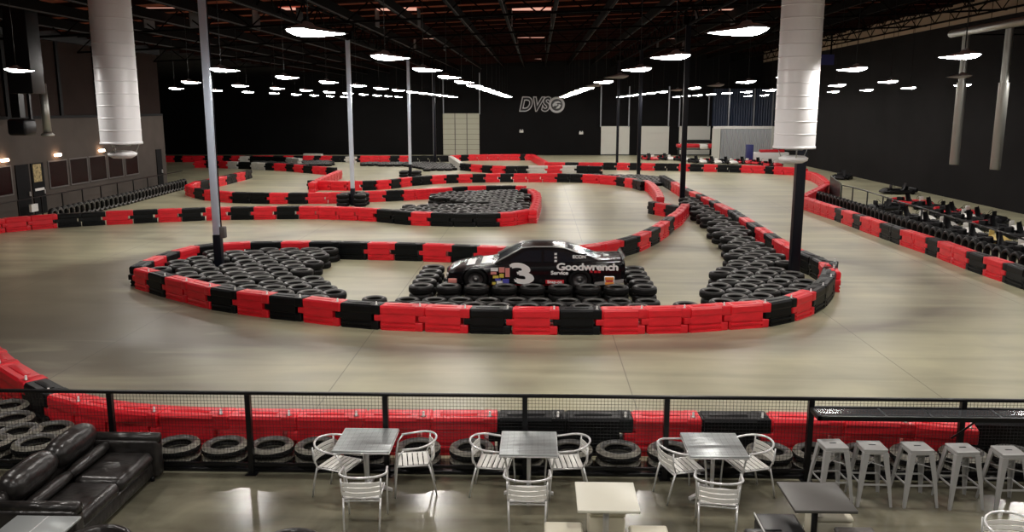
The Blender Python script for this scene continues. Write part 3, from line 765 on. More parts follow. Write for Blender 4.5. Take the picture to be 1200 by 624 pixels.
# tail row along the near curve, under the car and to the right
bed('the left infield bed', [(168, 326), (186, 316), (228, 307), (300, 301), (362, 300), (398, 303), (382, 315), (362, 328), (358, 338), (398, 350), (398, 376), (330, 372), (260, 362), (200, 348), (170, 338)], 2, tilt=.05)
bed('the tapering end of left bed', [(398, 350), (424, 360), (436, 380), (398, 380)], 1)
bed('the right infield bed', [(826, 352), (838, 340), (850, 328), (853, 318), (857, 305), (851, 294), (836, 280), (820, 266), (806, 257), (799, 249), (806, 236), (852, 262), (900, 294), (950, 322), (984, 346), (960, 372), (900, 384), (826, 388)], 2, tilt=.06)
bed('the near right corner bed', [(800, 384), (800, 362), (826, 352), (826, 388)], 1)
stack('alone behind the near curve', 439, 358, 1)
# ring of two layers that carries the car
CARX, CARY = -2.46, 23.22
rr = 0
for j in range(5):
    for i in range(9):
        x = (-3.08 + i * .742) if j in (0, 4) else -3.08 + i * .70 + (.33 if i == 8 else 0); y = 21.96 + j * .675
        rim_ = j in (0, 4) or i in (0, 8)
        for l in ((0, 1) if rim_ else (0,)):
            TYRES.append((math.hypot(x, y) + (0 if rim_ else 200), x, y, l * .213, (0, 0, i), 'a' if l == 0 else 'c', f'{("lower", "upper")[l]} tyre of the platform under the race car, {ordn(j + 1)} row back, {ordn(i + 1)} from left', 'tyres carrying the race car'))
bed('the strip along the near curve', [(452, 354), (520, 350), (750, 350), (800, 358), (800, 388), (700, 391), (560, 390), (450, 384)], 1)
# middle bed
bed('the middle bed, rear part', [(500, 241), (505, 236), (545, 232), (615, 231), (622, 240), (600, 247), (545, 248), (540, 243)], 2, tilt=.06)
bed('the middle bed, front part', [(455, 257), (480, 251), (520, 248), (545, 249), (620, 246), (622, 258), (560, 264), (500, 262)], 2, tilt=.06)
bed('the rear right bed', [(640, 207), (700, 207), (760, 208), (780, 213), (776, 219), (752, 216), (700, 211), (640, 210)], 1)
bed('the rear left bed', [(480, 192), (530, 193), (536, 200), (500, 201), (476, 196)], 1)
bed('the small rear island bed', [(300, 189), (390, 190), (388, 195), (350, 195.5), (300, 193)], 1)
bed('the long rear bed', [(425, 192), (480, 192.5), (480, 196), (425, 195)], 1)
for (px, py, n, nm) in ((414, 241, 3, 'second blue post'), (481, 207, 2, 'third blue post')):
    X, Y = at(px, py); kk = 0
    for dx, dy in ((-.45, -.4), (.45, -.4), (-.45, .4), (.45, .4)):
        for l in range(n):
            kk += 1; TYRES.append((math.hypot(X, Y), X + dx, Y + dy, l * .213, (0, 0, kk), 'a', f'tyre of the collar round the {nm}, {("near left", "near right", "far left", "far right")[(kk - 1) // n]} stack, {ordn(l + 1)} up', 'tyres round the posts'))
# row between fence and foreground barrier
for i, px in enumerate((150, 204, 261, 316, 371, 428, 490, 553, 612, 668, 724, 784, 843, 898, 952, 1008, 1064, 1120, 1178)):
    X, Y = at(px, 521, .32)
    for l in range(2):
        TYRES.append((Y - l * .01, X, 11.415, l * .162, (0, 0, px), 'b', f'dusty tyre between fence and foreground barrier, {("lower", "upper")[l]} of {ordn(i + 1)} stack', 'tyres behind the fence'))
kk = 0
for (px, py) in ((34, 521), (22, 503), (-22, 520), (-30, 500), (14, 488), (92, 515), (60, 500), (-25, 482), (8, 474)):
    X, Y = at(px, py, .32); kk += 1
    for l in range(2): TYRES.append((Y, X, max(Y, 11.415), l * .162, (0, 0, kk), 'b', f'dusty tyre in the left corner beyond the sofa, {("lower", "upper")[l]} of the {ordn(kk)} stack', 'tyres beyond the sofa'))
# upright rows
def upright(desc, pts_px, n, grp):
    P = [Vector(at(*p)) for p in pts_px]; ls = [(P[i + 1] - P[i]).length for i in range(len(P) - 1)]; tot = sum(ls)
    for k in range(n):
        s = tot * (k + .5) / n; i = 0
        while i < len(ls) - 1 and s > ls[i]: s -= ls[i]; i += 1
        p = P[i].lerp(P[i + 1], s / ls[i]); d = P[i + 1] - P[i]; a = math.atan2(d.y, d.x)
        TYRES.append((p.length, p.x, p.y, .33, ('up', a), 'a', f'upright tyre in the row {desc}, {ordn(k + 1)} from the near end', grp))
upright('behind the right outer wall', [(1255, 341), (1200, 322), (1155, 307), (1101, 288), (1057, 273), (1020, 259), (985, 247), (958, 238)], 44, 'upright tyres behind the right wall')
upright('at the foot of the left building', [(60, 262), (100, 252), (150, 240), (190, 229), (218, 221.5)], 34, 'upright tyres along the left building')
TYRES.sort(key=lambda t: t[0])
print('TYRES', len(TYRES))
def tyre_matrix(t):
    _, x, y, z, rot, k, lab, grp = t
    if rot[0] == 'up':
        return Matrix.Translation((x, y, z)) @ Matrix.Rotation(rot[1], 4, 'Z') @ Matrix.Rotation(PI / 2, 4, 'X') @ Matrix.Translation((0, 0, -.11))
    return Matrix.Translation((x, y, z)) @ Matrix.Rotation(rot[0], 4, 'X') @ Matrix.Rotation(rot[1], 4, 'Y') @ Matrix.Rotation(rot[2], 4, 'Z')
NT = 300
for t in TYRES[:NT]:
    o = bpy.data.objects.new('tyre', TY[t[5]]); col.objects.link(o); o.matrix_world = tyre_matrix(t); tag(o, t[6], 'tyre', t[7])
if TYRES[NT:]:
    merge_stuff([(TY['a'], tyre_matrix(t)) for t in TYRES[NT:]], 'tyre_piles', 'black tyres lying in the farther beds and rows of the track', 'tyres')

# ================================================================== RACE CAR
car = empty('race_car', (CARX, CARY, .215), 0, 'black stock race car with white number three parked on tyres in infield', 'car')
car.scale = (.985, 1, .88)
CL, CW = 4.92, .93
def interp(tab, x):
    for (a, va), (b_, vb) in zip(tab, tab[1:]):
        if x <= b_: 
            t = (x - a) / (b_ - a) if b_ > a else 0; t = max(0, min(1, t)); return va + (vb - va) * t
    return tab[-1][1]
W_T = [(0, .55), (.06, .68), (.2, .80), (.5, .88), (.9, .92), (1.6, .93), (3.6, .93), (4.4, .91), (4.8, .87), (CL, .80)]
T_T = [(0, .46), (.08, .56), (.3, .64), (.8, .72), (1.4, .80), (1.8, .83), (3.5, .86), (4.1, .90), (4.7, .92), (4.86, .93), (CL, .86)]
B_T = [(0, .16), (.5, .13), (4.3, .14), (CL, .24)]
g = MB(); nx = 150; half = []
NZ = 18
def section(x):
    w_, t, b_ = interp(W_T, x), interp(T_T, x), interp(B_T, x)
    pts = []
    for k in range(NZ + 1):           # side, bottom to shoulder
        z = b_ + (t - .09 - b_) * k / NZ
        q = (z - b_) / (t - b_)
        bulge = -.05 * max(0, (.15 - q) / .15) ** 2 - .05 * max(0, (q - .5) / .5) ** 2
        pts.append((w_ + bulge, z))
    pts += [(w_ - .075, t - .03), (w_ - .14, t), (w_ * .5, t + .022), (0, t + .03)]
    return pts
WX = (.82, 3.68); WR = .375; WZ = .335
prev = None; vs = []; fs = []; n = len(section(0)) * 2 - 1
for i in range(nx + 1):
    x = CL * i / nx; s = section(x)
    vs += [(x, -a, z) for a, z in s] + [(x, a, z) for a, z in reversed(s[:-1])]
for i in range(nx):
    for j in range(n - 1):
        q = (i * n + j, (i + 1) * n + j, (i + 1) * n + j + 1, i * n + j + 1)
        cxm = CL * (i + .5) / nx; zm = sum(vs[k][2] for k in q) / 4
        if (j < NZ or j >= n - 1 - NZ) and any((cxm - wx) ** 2 + (zm - WZ) ** 2 < WR ** 2 for wx in WX): continue
        fs.append(q)
fs.append(tuple(range(n))); fs.append(tuple(nx * n + k for k in range(n - 1, -1, -1)))
fs.append(tuple([0, n - 1, nx * n + n - 1, nx * n]))
g.add(vs, fs, 'car_black', True)
g.box(.3, 4.7, -.55, .55, .14, .60, 'kart_black')
g.build('body', car)
# greenhouse
CB = [(1.35, .80, .80), (2.08, 1.255, .61), (2.4, 1.29, .60), (2.95, 1.29, .60), (3.3, 1.25, .61), (4.22, .905, .78)]
g = MB(); rings = []
for x, z, w_ in CB:
    zb = .80
    ratio = (z - zb) / .49
    rings.append([(x, -.84, zb), (x, -w_ - .01, max(z - .045, zb)), (x, -w_ + .07, z), (x, 0, z + .012), (x, w_ - .07, z), (x, w_ + .01, max(z - .045, zb)), (x, .84, zb)])
g.loft(rings, 'car_black', False, False, False)
g.build('cabin', car)
def sidey(z): return -(.84 - (z - .80) / .455 * .22) - .012
def sidepoly(name, poly, mt, par, sg):
    g = MB()
    for s in (sg,):
        vs = [(x, s * sidey(z), z) for x, z in poly] + [(x, s * (sidey(z) + .012), z) for x, z in poly]; k = len(poly)
        g.add(vs, [tuple(range(k)), tuple(range(2 * k - 1, k - 1, -1))] + [(i, k + i, k + (i + 1) % k, (i + 1) % k) for i in range(k)], mt)
    return g.build(name, par)
for sg in (1, -1):
    sidepoly('side_window', [(1.72, .87), (2.20, 1.185), (2.62, 1.195), (2.62, .87)], 'car_glass', car, sg)
    sidepoly('side_window', [(2.70, .87), (2.70, 1.195), (3.12, 1.18), (3.55, .93), (3.5, .87)], 'car_glass', car, sg)
def slope(name, x0, z0, w0, x1, z1, w1, mt, e=.012):
    return MB().add([(x0, -w0, z0 + e), (x0, w0, z0 + e), (x1, w1, z1 + e), (x1, -w1, z1 + e)], [(0, 1, 2, 3)], mt).build(name, car)
slope('windshield', 1.42, .845, .70, 2.04, 1.23, .52, 'car_glass'); slope('rear_window', 3.36, 1.228, .52, 4.1, .95, .66, 'car_glass')
for s in (-1, 1):
    MB().tube([(1.36, s * .80, .835), (2.08, s * .60, 1.262), (2.4, s * .575, 1.296), (2.95, s * .575, 1.296), (3.3, s * .60, 1.256), (3.72, s * .68, 1.10)], .022, 'car_silver', 6).build('roof_rail', car)
MB().add([(4.84, -.80, .93), (4.84, .80, .93), (4.90, .80, 1.02), (4.90, -.80, 1.02), (4.86, -.80, .93), (4.86, .80, .93), (4.92, .80, 1.06), (4.92, -.80, 1.06)], [(0, 1, 2, 3), (7, 6, 5, 4), (3, 2, 6, 7), (0, 3, 7, 4), (1, 5, 6, 2), (0, 4, 5, 1)], 'car_black').build('spoiler', car)
MB().add([(4.05, -.945, .17), (4.86, -.90, .24), (4.88, -.90, .36), (4.09, -.945, .27), (4.05, -.90, .17), (4.86, -.85, .24), (4.88, -.85, .36), (4.09, -.90, .27)], [(0, 1, 2, 3), (3, 2, 6, 7), (1, 5, 6, 2), (0, 4, 5, 1), (0, 3, 7, 4)], 'car_silver').build('lower_stripe', car)
MB().add([(1.25, -.915, .16), (3.25, -.915, .16), (3.25, -.935, .185), (1.25, -.935, .185)], [(0, 1, 2, 3)], 'car_red').build('sill_stripe', car)
# wheels
for wx in WX:
    for s in (-1, 1):
        wh = empty('wheel', (wx, s * .80, WZ)); wh.parent = car
        T = Matrix.Rotation(-PI / 2 * s, 4, 'X')
        MB().lathe([(.19, -.1), (.28, -.12), (.325, -.09), (.335, 0), (.325, .09), (.28, .12), (.20, .11), (.19, .05)], 'rubber_tread', 28, T).build('tyre_ring', wh)
        rm = MB().lathe([(.001, .06), (.05, .07), (.06, .03), (.15, .02), (.185, .09), (.2, .1)], 'rim_dark', 20, T)
        rm.lathe([(.001, .085), (.035, .08), (.04, .06)], 'car_silver', 10, T); rm.build('rim', wh)
        ar = MB().tube([(WR * math.cos(a), -s * -.115 + 0, WR * math.sin(a)) for a in [R_(x) for x in range(-20, 201, 10)]], .018, 'car_black', 6); ar.build('arch_lip', wh)
        MB().lathe([(.001, -.28), (.385, -.28), (.385, -.05)], 'rubber_tread', 20, T).build('wheel_well', wh)
YS = -.945
def ctext(name, body, size, x, z, mt, sx=1.0, off=0.0, sp=1.0, y=YS, par=car, sh=0): return text_mesh(name, body, size, mt, par, (x, y, z), (PI / 2, 0, 0), .006, sh, 0, sp, sx, off)
ctext('number', '3', .84, 2.20, .50, 'car_white', 1.5, .036, sh=-.22)
# wide slab strokes of the number's flag ends
ctext('main_lettering', 'Goodwrench', .30, 3.88, .74, 'car_white', 1.12, .011, .92)
ctext('small_lettering', 'Service', .155, 3.12, .555, 'car_white', 1.05, .008)
MB().box(2.74, 3.24, YS + .0, YS + .012, .21, .34, 'car_red', bev=.005).build('tool_badge', car)
ctext('tool_lettering', 'Snap-on', .125, 2.99, .275, 'car_white', 1.0, .004, y=YS - .008)
# round sponsor badge near the tail
bd = MB().box(4.34, 4.62, -.955, -.905, .19, .46, 'car_white', bev=.05); bd.build('badge_panel', car)
b2 = MB().box(4.36, 4.60, -.967, -.955, .345, .44, 'car_orange', bev=.04); b2.box(4.36, 4.60, -.967, -.955, .20, .285, 'car_orange', bev=.035); b2.box(4.38, 4.58, -.967, -.955, .292, .338, 'car_red'); b2.build('badge_bun', car)
# contingency stickers behind the front wheel
def sticker(x0, x1, z0, z1, mt): MB().box(x0, x1, YS, YS + .012, z0, z1, mt).build('sticker', car)
for x0, x1, z0, z1, mt in ((1.24, 1.44, .60, .70, 'car_white'), (1.24, 1.40, .50, .58, 'car_pink'), (1.47, 1.62, .56, .72, 'car_pink'), (1.64, 1.76, .42, .70, 'car_pink'), (1.30, 1.46, .38, .46, 'car_yellow'),
                           (1.48, 1.60, .40, .52, 'car_yellow'), (1.40, 1.58, .20, .30, 'car_white'), (1.56, 1.74, .20, .36, 'car_blue'), (1.36, 1.52, .30, .37, 'car_blue'), (1.28, 1.38, .18, .26, 'car_yellow')):
    sticker(x0, x1, z0, z1, mt)
for i, (x, z) in enumerate(((3.98, .60), (4.1, .60), (4.2, .60))): MB().box(x - .04, x + .04, YS + .02, YS + .032, z - .04 + .0 * i, z + .03, 'car_red').build('sticker', car)
for x0, x1, y0, mt in ((.02, .1, -.5, 'car_white'),): pass
MB().box(.06, .30, -.86, -.79, .20, .34, 'car_pink', bev=.02).build('front_badge', car)
MB().box(-.02, .12, -.62, -.50, .36, .46, 'car_silver', bev=.02).build('headlight_cover', car)
MB().box(-.02, .12, .50, .62, .36, .46, 'car_silver', bev=.02).build('headlight_cover', car)
# hood markings
hd = MB(); hd.add([(.55, -.55, .705), (.78, -.55, .742), (.78, .30, .752), (.55, .30, .715)], [(0, 1, 2, 3)], 'car_white'); hd.build('hood_marking', car)
hd = MB(); hd.add([(.95, -.62, .768), (1.25, -.62, .805), (1.25, .50, .812), (.95, .50, .772)], [(0, 1, 2, 3)], 'car_silver'); hd.build('hood_panel', car)
ctext('quarter_lettering', 'ECON', .13, 3.66, 1.02, 'car_white', 1.0, .006, y=sidey(1.02) - .02)
for k, z in enumerate((1.10, 1.0, .90)): MB().box(2.98, 3.05, sidey(z) - .015, sidey(z) - .003, z - .03, z + .03, 'car_white').build('name_mark', car)
ctext('deck_lettering', '3', .34, 4.45, .957, 'car_white', 1.2, .01, y=-.1).rotation_euler = (0, 0, 0)

# ================================================================== FENCE
fn = empty('lounge_fence', (0, YF, 0), 0, 'black railing with wire mesh panels between lounge and track', 'fence')
fx = [-7.95] + [at(px, 558)[0] for px in (132, 294, 454, 615, 777, 940, 1110)] + [7.7]
YFW = YF; TR = 1.21
MB().box(-8.6, 8.6, -.03, .03, TR - .035, TR + .01, 'black_paint', bev=.012).build('top_rail', fn)
MB().box(-8.6, 8.6, -.02, .02, .13, .17, 'black_paint').build('bottom_rail', fn)
for x in fx:
    p = MB().box(x - .035, x + .035, -.035, .035, 0, TR - .03, 'black_paint'); p.box(x - .08, x + .08, -.07, .07, 0, .012, 'black_paint'); p.build('post', fn)
for a, b_ in zip([-8.6] + fx, fx + [8.6]):
    if b_ - a < .3: continue
    g = MB(); n = int((b_ - a) / .047); wr = .0017
    for i in range(1, n):
        x = a + (b_ - a) * i / n; g.box(x - wr, x + wr, -wr, wr, .17, TR - .03, 'black_paint')
    for k in range(1, 21):
        z = .17 + (TR - .2) * k / 21; g.box(a, b_, -wr, wr, z - wr, z + wr, 'black_paint')
    g.build('mesh_panel', fn)
g = MB().box(-14, XR, YF + .06, YF + .16, 0, .05, 'black_paint', bev=.01); struct(g, 'trim_7')

# bar counter on the fence
x0, x1 = 3.78, 7.6
ct = empty('bar_counter', (x0 - .06, 10.86, 1.06), 0, 'narrow black framed bar shelf fixed to fence above grey stools', 'counter')
g = MB(); g.box(0, x1 - x0, -.20, -.16, -.03, .03, 'black_paint'); g.box(0, x1 - x0, .17, .21, -.03, .03, 'black_paint'); g.box(0, .04, -.2, .2, -.03, .03, 'black_paint'); g.build('frame', ct)
MB().box(.04, x1 - x0, -.16, .17, -.01, .015, 'counter_top').build('shelf_top', ct)
for xb in (1.96, 3.6):
    g = MB().tube([(xb, .22, -.42), (xb + .05, .05, -.25), (xb + .1, -.15, -.04)], .014, 'black_paint', 6); g.build('bracket', ct)
for xb in (.9, 1.5, 2.4, 3.0):
    MB().box(xb, xb + .03, -.16, .17, .015, .02, 'black_paint').build('divider', ct)

# ================================================================== FURNITURE
def make_chair():
    t = empty('metal_armchair', (0, 0, 0), 0, 'x', 'chair', 'slatted metal armchairs')
    r = .0125; AZ = .70
    for s in (-1, 1):
        MB().tube([(s * .24, .25, 0), (s * .245, .24, .2), (s * .25, .22, .43), (s * .265, .19, .60), (s * .27, .12, .685)], r, 'aluminium').build('leg', t)
        MB().tube([(s * .21, -.30, 0), (s * .22, -.25, .25), (s * .225, -.20, .44)], r, 'aluminium').build('leg', t)
    rail = [(-.27, .14, .685)]
    for k in range(0, 13):
        a = PI + PI * k / 12; rail.append((.285 * math.cos(a), -.06 + .26 * math.sin(a), AZ + .045 * math.sin(PI * k / 12)))
    rail.append((.27, .14, .685))
    MB().tube(rail, .0145, 'aluminium', 10).build('arm_rail', t)
    fr = MB(); fr.tube([(-.22, -.2, .43), (-.22, .22, .43), (.22, .22, .43), (.22, -.2, .43), (-.22, -.2, .43)], .012, 'aluminium')
    fr.tube([(-.225, -.19, .43), (-.235, -.24, .55), (-.24, -.25, .71)], .011, 'aluminium'); fr.tube([(.225, -.19, .43), (.235, -.24, .55), (.24, -.25, .71)], .011, 'aluminium')
    fr.tube([(-.22, -.205, .40), (.22, -.205, .40)], .012, 'aluminium')
    fr.build('frame', t)
    st = MB()
    for k in range(6):
        y = -.17 + k * .07; st.box(-.205, .205, y - .029, y + .029, .436, .447, 'aluminium_slat', bev=.004)
    st.build('seat', t)
    bk = MB()
    for k in range(3):
        z = .515 + k * .062; rings = []
        for i in range(9):
            q = -1 + 2 * i / 8; x = q * .235; y = -.29 + .045 * q * q * 1.2
            rings.append([(x, y - .004, z - .024), (x, y + .004, z - .024), (x, y + .004, z + .024), (x, y - .004, z + .024)])
        bk.loft(rings, 'aluminium_slat', True, True, False)
    bk.build('backrest', t)
    return t
ch0 = make_chair(); used = [0]
def chair(x, y, rz, label):
    if not used[0]: used[0] = 1; ch0.location = (x, y, 0); ch0.rotation_euler.z = rz; ch0['label'] = label; return ch0
    return dup(ch0, (x, y, 0), rz, label)
def table_metal(x, y, label, rz=0):
    t = empty('cafe_table', (x, y, 0), rz, label, 'table', 'square silver cafe tables')
    g = MB(); g.box(-.375, .375, -.40, .40, .705, .735, 'table_metal', bev=.01)
    for k in range(1, 20): g.box(-.36, .36, -.385 + k * .0385 - .002, -.385 + k * .0385 + .002, .7352, .7362, 'table_seam')
    for k in range(1, 9): g.box(-.36 + k * .08 - .001, -.36 + k * .08 + .001, -.385, .385, .7352, .7358, 'table_seam')
    g.build('tabletop', t)
    MB().tube([(-.37, -.395, .70), (.37, -.395, .70), (.37, .395, .70), (-.37, .395, .70), (-.37, -.395, .70)], .012, 'aluminium').build('edge_rim', t)
    MB().cyl((0, 0, .06), (0, 0, .705), .027, 'aluminium', 14).build('pedestal', t)
    for k in range(4):
        a = R_(20 + 90 * k) if x > 1 else R_(90 * k)
        MB().loft([[(c * math.cos(a) - s * w_ * math.sin(a), c * math.sin(a) + s * w_ * math.cos(a), z + dz) for s, dz in ((-1, 0), (1, 0), (1, h), (-1, h))] for c, w_, z, h in ((.02, .035, .05, .05), (.2, .03, .035, .04), (.33, .025, 0, .03))], 'aluminium', True, True, False).build('foot', t)
    return t
def seatpt(px, py): return at(px, py, .44)
tabs = ((-2.26, 10.58, 'leftmost'), (-.09, 10.53, 'middle'), (2.34, 10.55, 'rightmost'))
for x, y, nm in tabs: table_metal(x, y, f'{nm} of the three square silver slatted cafe tables by the fence')
p = seatpt(398, 543); chair(p[0], p[1], -PI / 2 - .35, 'silver slatted armchair at left side of the leftmost cafe table')
p = seatpt(484, 538); chair(p[0], p[1], PI / 2 + .18, 'silver slatted armchair at right side of the leftmost cafe table')
p = seatpt(427, 575); chair(p[0], p[1], 0.05, 'silver slatted armchair with back to camera at the leftmost cafe table')
p = seatpt(579, 541); chair(p[0], p[1], -PI / 2 - .12, 'silver slatted armchair at left side of the middle cafe table')
p = seatpt(663, 541); chair(p[0], p[1], PI / 2 + .12, 'silver slatted armchair at right side of the middle cafe table')
p = seatpt(618, 579); chair(p[0], p[1], 0.0, 'silver slatted armchair with back to camera at the middle cafe table')
p = seatpt(799, 545); chair(p[0], p[1], -PI / 2 + .3, 'silver slatted armchair at left side of the rightmost cafe table')
p = seatpt(876, 543); chair(p[0], p[1], PI / 2 + .3, 'silver slatted armchair at right side of the rightmost cafe table')
p = seatpt(841, 582); chair(p[0], p[1], -.18, 'silver slatted armchair with back to camera at the rightmost cafe table')
p = at(1180, 606, .72); chair(p[0] - .02, p[1] - .25, PI, 'silver armchair rim just showing at bottom right corner')

def table_flat(x, y, mt, label, name, pedestal='aluminium', d=.70):
    t = empty(name, (x, y, 0), 0, label, 'table')
    MB().box(-.345, .345, -d / 2, d / 2, .70, .735, mt, bev=.008).build('tabletop', t)
    MB().cyl((0, 0, .03), (0, 0, .70), .035, pedestal, 16).build('pedestal', t)
    MB().lathe([(.001, 0), (.22, 0), (.22, .015), (.05, .035), (.001, .035)], pedestal, 24).build('base_plate', t)
    return t
table_flat(.81, 9.0, 'white_laminate', 'white square cafe table at bottom centre', 'white_table', d=.73)
table_flat(3.2, 9.07, 'dark_laminate', 'dark grey square cafe table in front of the grey bar stools', 'dark_table', 'dark_vinyl', d=.73)
def ottoman(x, y, mt, label, s=.42, h=.45, rz=0, pip=None):
    t = empty('cube_stool', (x, y, 0), rz, label, 'stool')
    MB().box(-s / 2, s / 2, -s / 2, s / 2, .03, h - .07, mt, bev=.02).build('base', t)
    MB().box(-s / 2 - .008, s / 2 + .008, -s / 2 - .008, s / 2 + .008, h - .07, h, mt, bev=.03).build('cushion', t)
    if pip: MB().box(-s / 2 - .012, -s / 2 + .004, -s / 2, s / 2, h - .01, h + .006, pip).build('piping', t)
    for a in (-1, 1):
        for b_ in (-1, 1): MB().cyl((a * (s / 2 - .05), b_ * (s / 2 - .05), 0), (a * (s / 2 - .05), b_ * (s / 2 - .05), .035), .018, 'kart_black', 8).build('foot', t)
    return t
p = at(660, 612, .45); ottoman(p[0], p[1] - .20, 'cream_vinyl', 'cream cube stool at near left corner of the white table')
p = at(759, 616, .45); ottoman(p[0], p[1] - .20, 'cream_vinyl', 'cream cube stool at near right corner of the white table')
p = at(714, 600, .45); ottoman(.84, 9.38, 'cream_vinyl', 'cream cube stool pushed under the white table')
p = at(937, 592, .45); ottoman(2.78, 9.42 - .45, 'dark_vinyl', 'black cube stool with pale edge left of the dark table', pip='piping_pale', s=.46)
ottoman(3.45, 9.32, 'cream_vinyl', 'cream cube stool behind and under the dark table')
p = at(1000, 618, .45); ottoman(p[0], p[1] - .2, 'grey_vinyl', 'grey cube stool at near right of the dark table')
p = at(895, 620, .45); ottoman(p[0], p[1] - .2, 'dark_vinyl', 'black cube stool at bottom edge left of the dark table')

def make_stool():
    t = empty('bar_stool', (0, 0, 0), 0, 'x', 'bar stool', 'grey metal bar stools under the counter')
    H = .765; a = .155; b_ = .215
    g = MB(); g.box(-a, a, -a, a, H - .03, H, 'stool_grey', bev=.02)
    g.box(-a + .005, a - .005, -a + .005, a - .005, H - .08, H - .02, 'stool_grey', bev=.01)
    s_ = g.build('seat', t)
    MB().box(-.045, .045, -.013, .013, H - .001, H + .002, 'black_paint', bev=.005).build('handle_slot', s_)
    for sx in (-1, 1):
        for sy in (-1, 1):
            top = (sx * (a - .03), sy * (a - .03)); bot = (sx * b_, sy * b_)
            rings = []
            for z, q, w_ in ((H - .05, 0, .075), (.35, .55, .055), (.0, 1, .032)):
                cx_ = top[0] + (bot[0] - top[0]) * q; cy_ = top[1] + (bot[1] - top[1]) * q; th = .006
                # angle-section leg: L shape, corner outward
                ox, oy = cx_ + sx * w_ * .4, cy_ + sy * w_ * .4
                rings.append([(ox, oy, z), (ox - sx * w_, oy, z), (ox - sx * w_, oy - sy * th, z), (ox - sx * th, oy - sy * th, z), (ox - sx * th, oy - sy * w_, z), (ox, oy - sy * w_, z)])
            MB().loft(rings, 'stool_grey', True, True, False).build('leg', t)
    g = MB(); z = .29; q = (H - .05 - z) / (H - .05); c = (a - .03) + (b_ - a + .03) * q
    for s in (-1, 1):
        g.box(-c, c, s * c - .004, s * c + .004, z - .012, z + .012, 'stool_grey'); g.box(s * c - .004, s * c + .004, -c, c, z - .012, z + .012, 'stool_grey')
    g.build('footrest', t)
    g = MB(); z = .52; q = (H - .05 - z) / (H - .05); c = (a - .03) + (b_ - a + .03) * q
    g.tube([(-c, -c, z), (c, c, z)], .008, 'stool_grey', 6); g.tube([(c, -c, z), (-c, c, z)], .008, 'stool_grey', 6); g.build('cross_brace', t)
    return t
st0 = make_stool()
for i, (px, py) in enumerate(((976, 520), (1022, 522), (1075, 523), (1128, 525), (1182, 528))):
    x, y = at(px, py, .76); lab = f'grey metal bar stool, {("first", "second", "third", "fourth", "fifth")[i]} from the left under the counter'
    if i == 0: st0.location = (x, y, 0); st0.rotation_euler.z = .08; st0['label'] = lab
    else: dup(st0, (x, y, 0), (.08, .0, .05, .05, .03)[i], lab)

# sofa
def sofa():
    t = empty('leather_sofa', (-5.70, 9.83, 0), 0, 'black leather two-seat sofa against left end of the lounge', 'sofa')
    L = 'leather'; hy = 1.04
    MB().box(-.45, .42, -hy + .02, hy - .02, .06, .28, L, bev=.04).build('base', t)
    for s in (-1, 1): 
        a = MB().box(-.50, .50, s * hy - .10, s * hy + .10, .05, .60, L, bev=.05)
        a.cyl((-.50, s * hy, .60), (.50, s * hy, .60), .075, L, 14); a.build('armrest', t)
        MB().box(-.20, .47, s * .47 - .455, s * .47 + .455, .26, .46, L, bev=.09).build('seat_cushion', t)
        # rolled back pillow
        rings = []
        for k in range(9):
            q = -1 + 2 * k / 8; rr_ = .19 * (1 - .35 * abs(q) ** 4); cy = s * .47 + q * .45
            rings.append([(-.42 + .95 * rr_ * math.cos(b_), cy, .72 + rr_ * 1.05 * math.sin(b_)) for b_ in [2 * PI * m_ / 16 for m_ in range(16)]])
        MB().loft(rings, L).build('back_pillow', t)
        rings = []
        for k in range(7):
            q = -1 + 2 * k / 6; rr_ = .085 * (1 - .3 * abs(q) ** 4); cy = s * .47 + q * .45
            rings.append([(-.20 + rr_ * math.cos(b_), cy, .52 + rr_ * math.sin(b_)) for b_ in [2 * PI * m_ / 12 for m_ in range(12)]])
        MB().loft(rings, L).build('bolster', t)
    MB().box(-.60, -.38, -hy, hy, .06, .74, L, bev=.08).build('backrest', t)
    for a in (-.45, .4):
        for b_ in (-.95, .95): MB().cyl((a, b_, 0), (a, b_, .07), .03, 'kart_black', 8).build('foot', t)
sofa()
# table at bottom left, silver top
t = empty('side_table', (-5.34, 8.12, 0), 0, 'silver topped square table at bottom left corner before the sofa', 'table')
g = MB().box(-.36, .36, -.33, .33, .65, .68, 'table_metal', bev=.008); g.box(-.005, .005, -.32, .32, .6803, .682, 'aluminium'); g.build('tabletop', t)
MB().cyl((0, 0, .03), (0, 0, .65), .03, 'aluminium', 12).build('pedestal', t)
MB().lathe([(.001, 0), (.22, 0), (.22, .015), (.05, .035), (.001, .035)], 'aluminium', 20).build('base_plate', t)
def tub(x, y, rz, label):
    t = empty('tub_chair', (x, y, 0), rz, label, 'chair')
    MB().box(-.26, .26, -.25, .25, .1, .42, 'leather', bev=.08).build('seat', t)
    rings = []
    for k in range(15):
        a = PI * (-.05 + 1.1 * k / 14) ; c, s = math.cos(a), math.sin(a)
        rings.append([(r_ * c, r_ * s, z) for r_, z in ((.27, .1), (.36, .1), (.38, .55), (.36, .64), (.32, .67), (.28, .64), (.27, .5))])
    MB().loft(rings, 'leather').build('backrest', t)
    for a in (-.2, .2):
        for b_ in (-.2, .2): MB().cyl((a, b_, 0), (a, b_, .12), .02, 'kart_black', 8).build('leg', t)
p = at(131, 613, .66); tub(p[0], p[1] - .37, 0, 'black leather tub chair back showing at bottom edge near sofa')
p = at(351, 617, .66); tub(p[0], p[1] - .37, .2, 'black leather tub chair back at bottom edge left of centre')

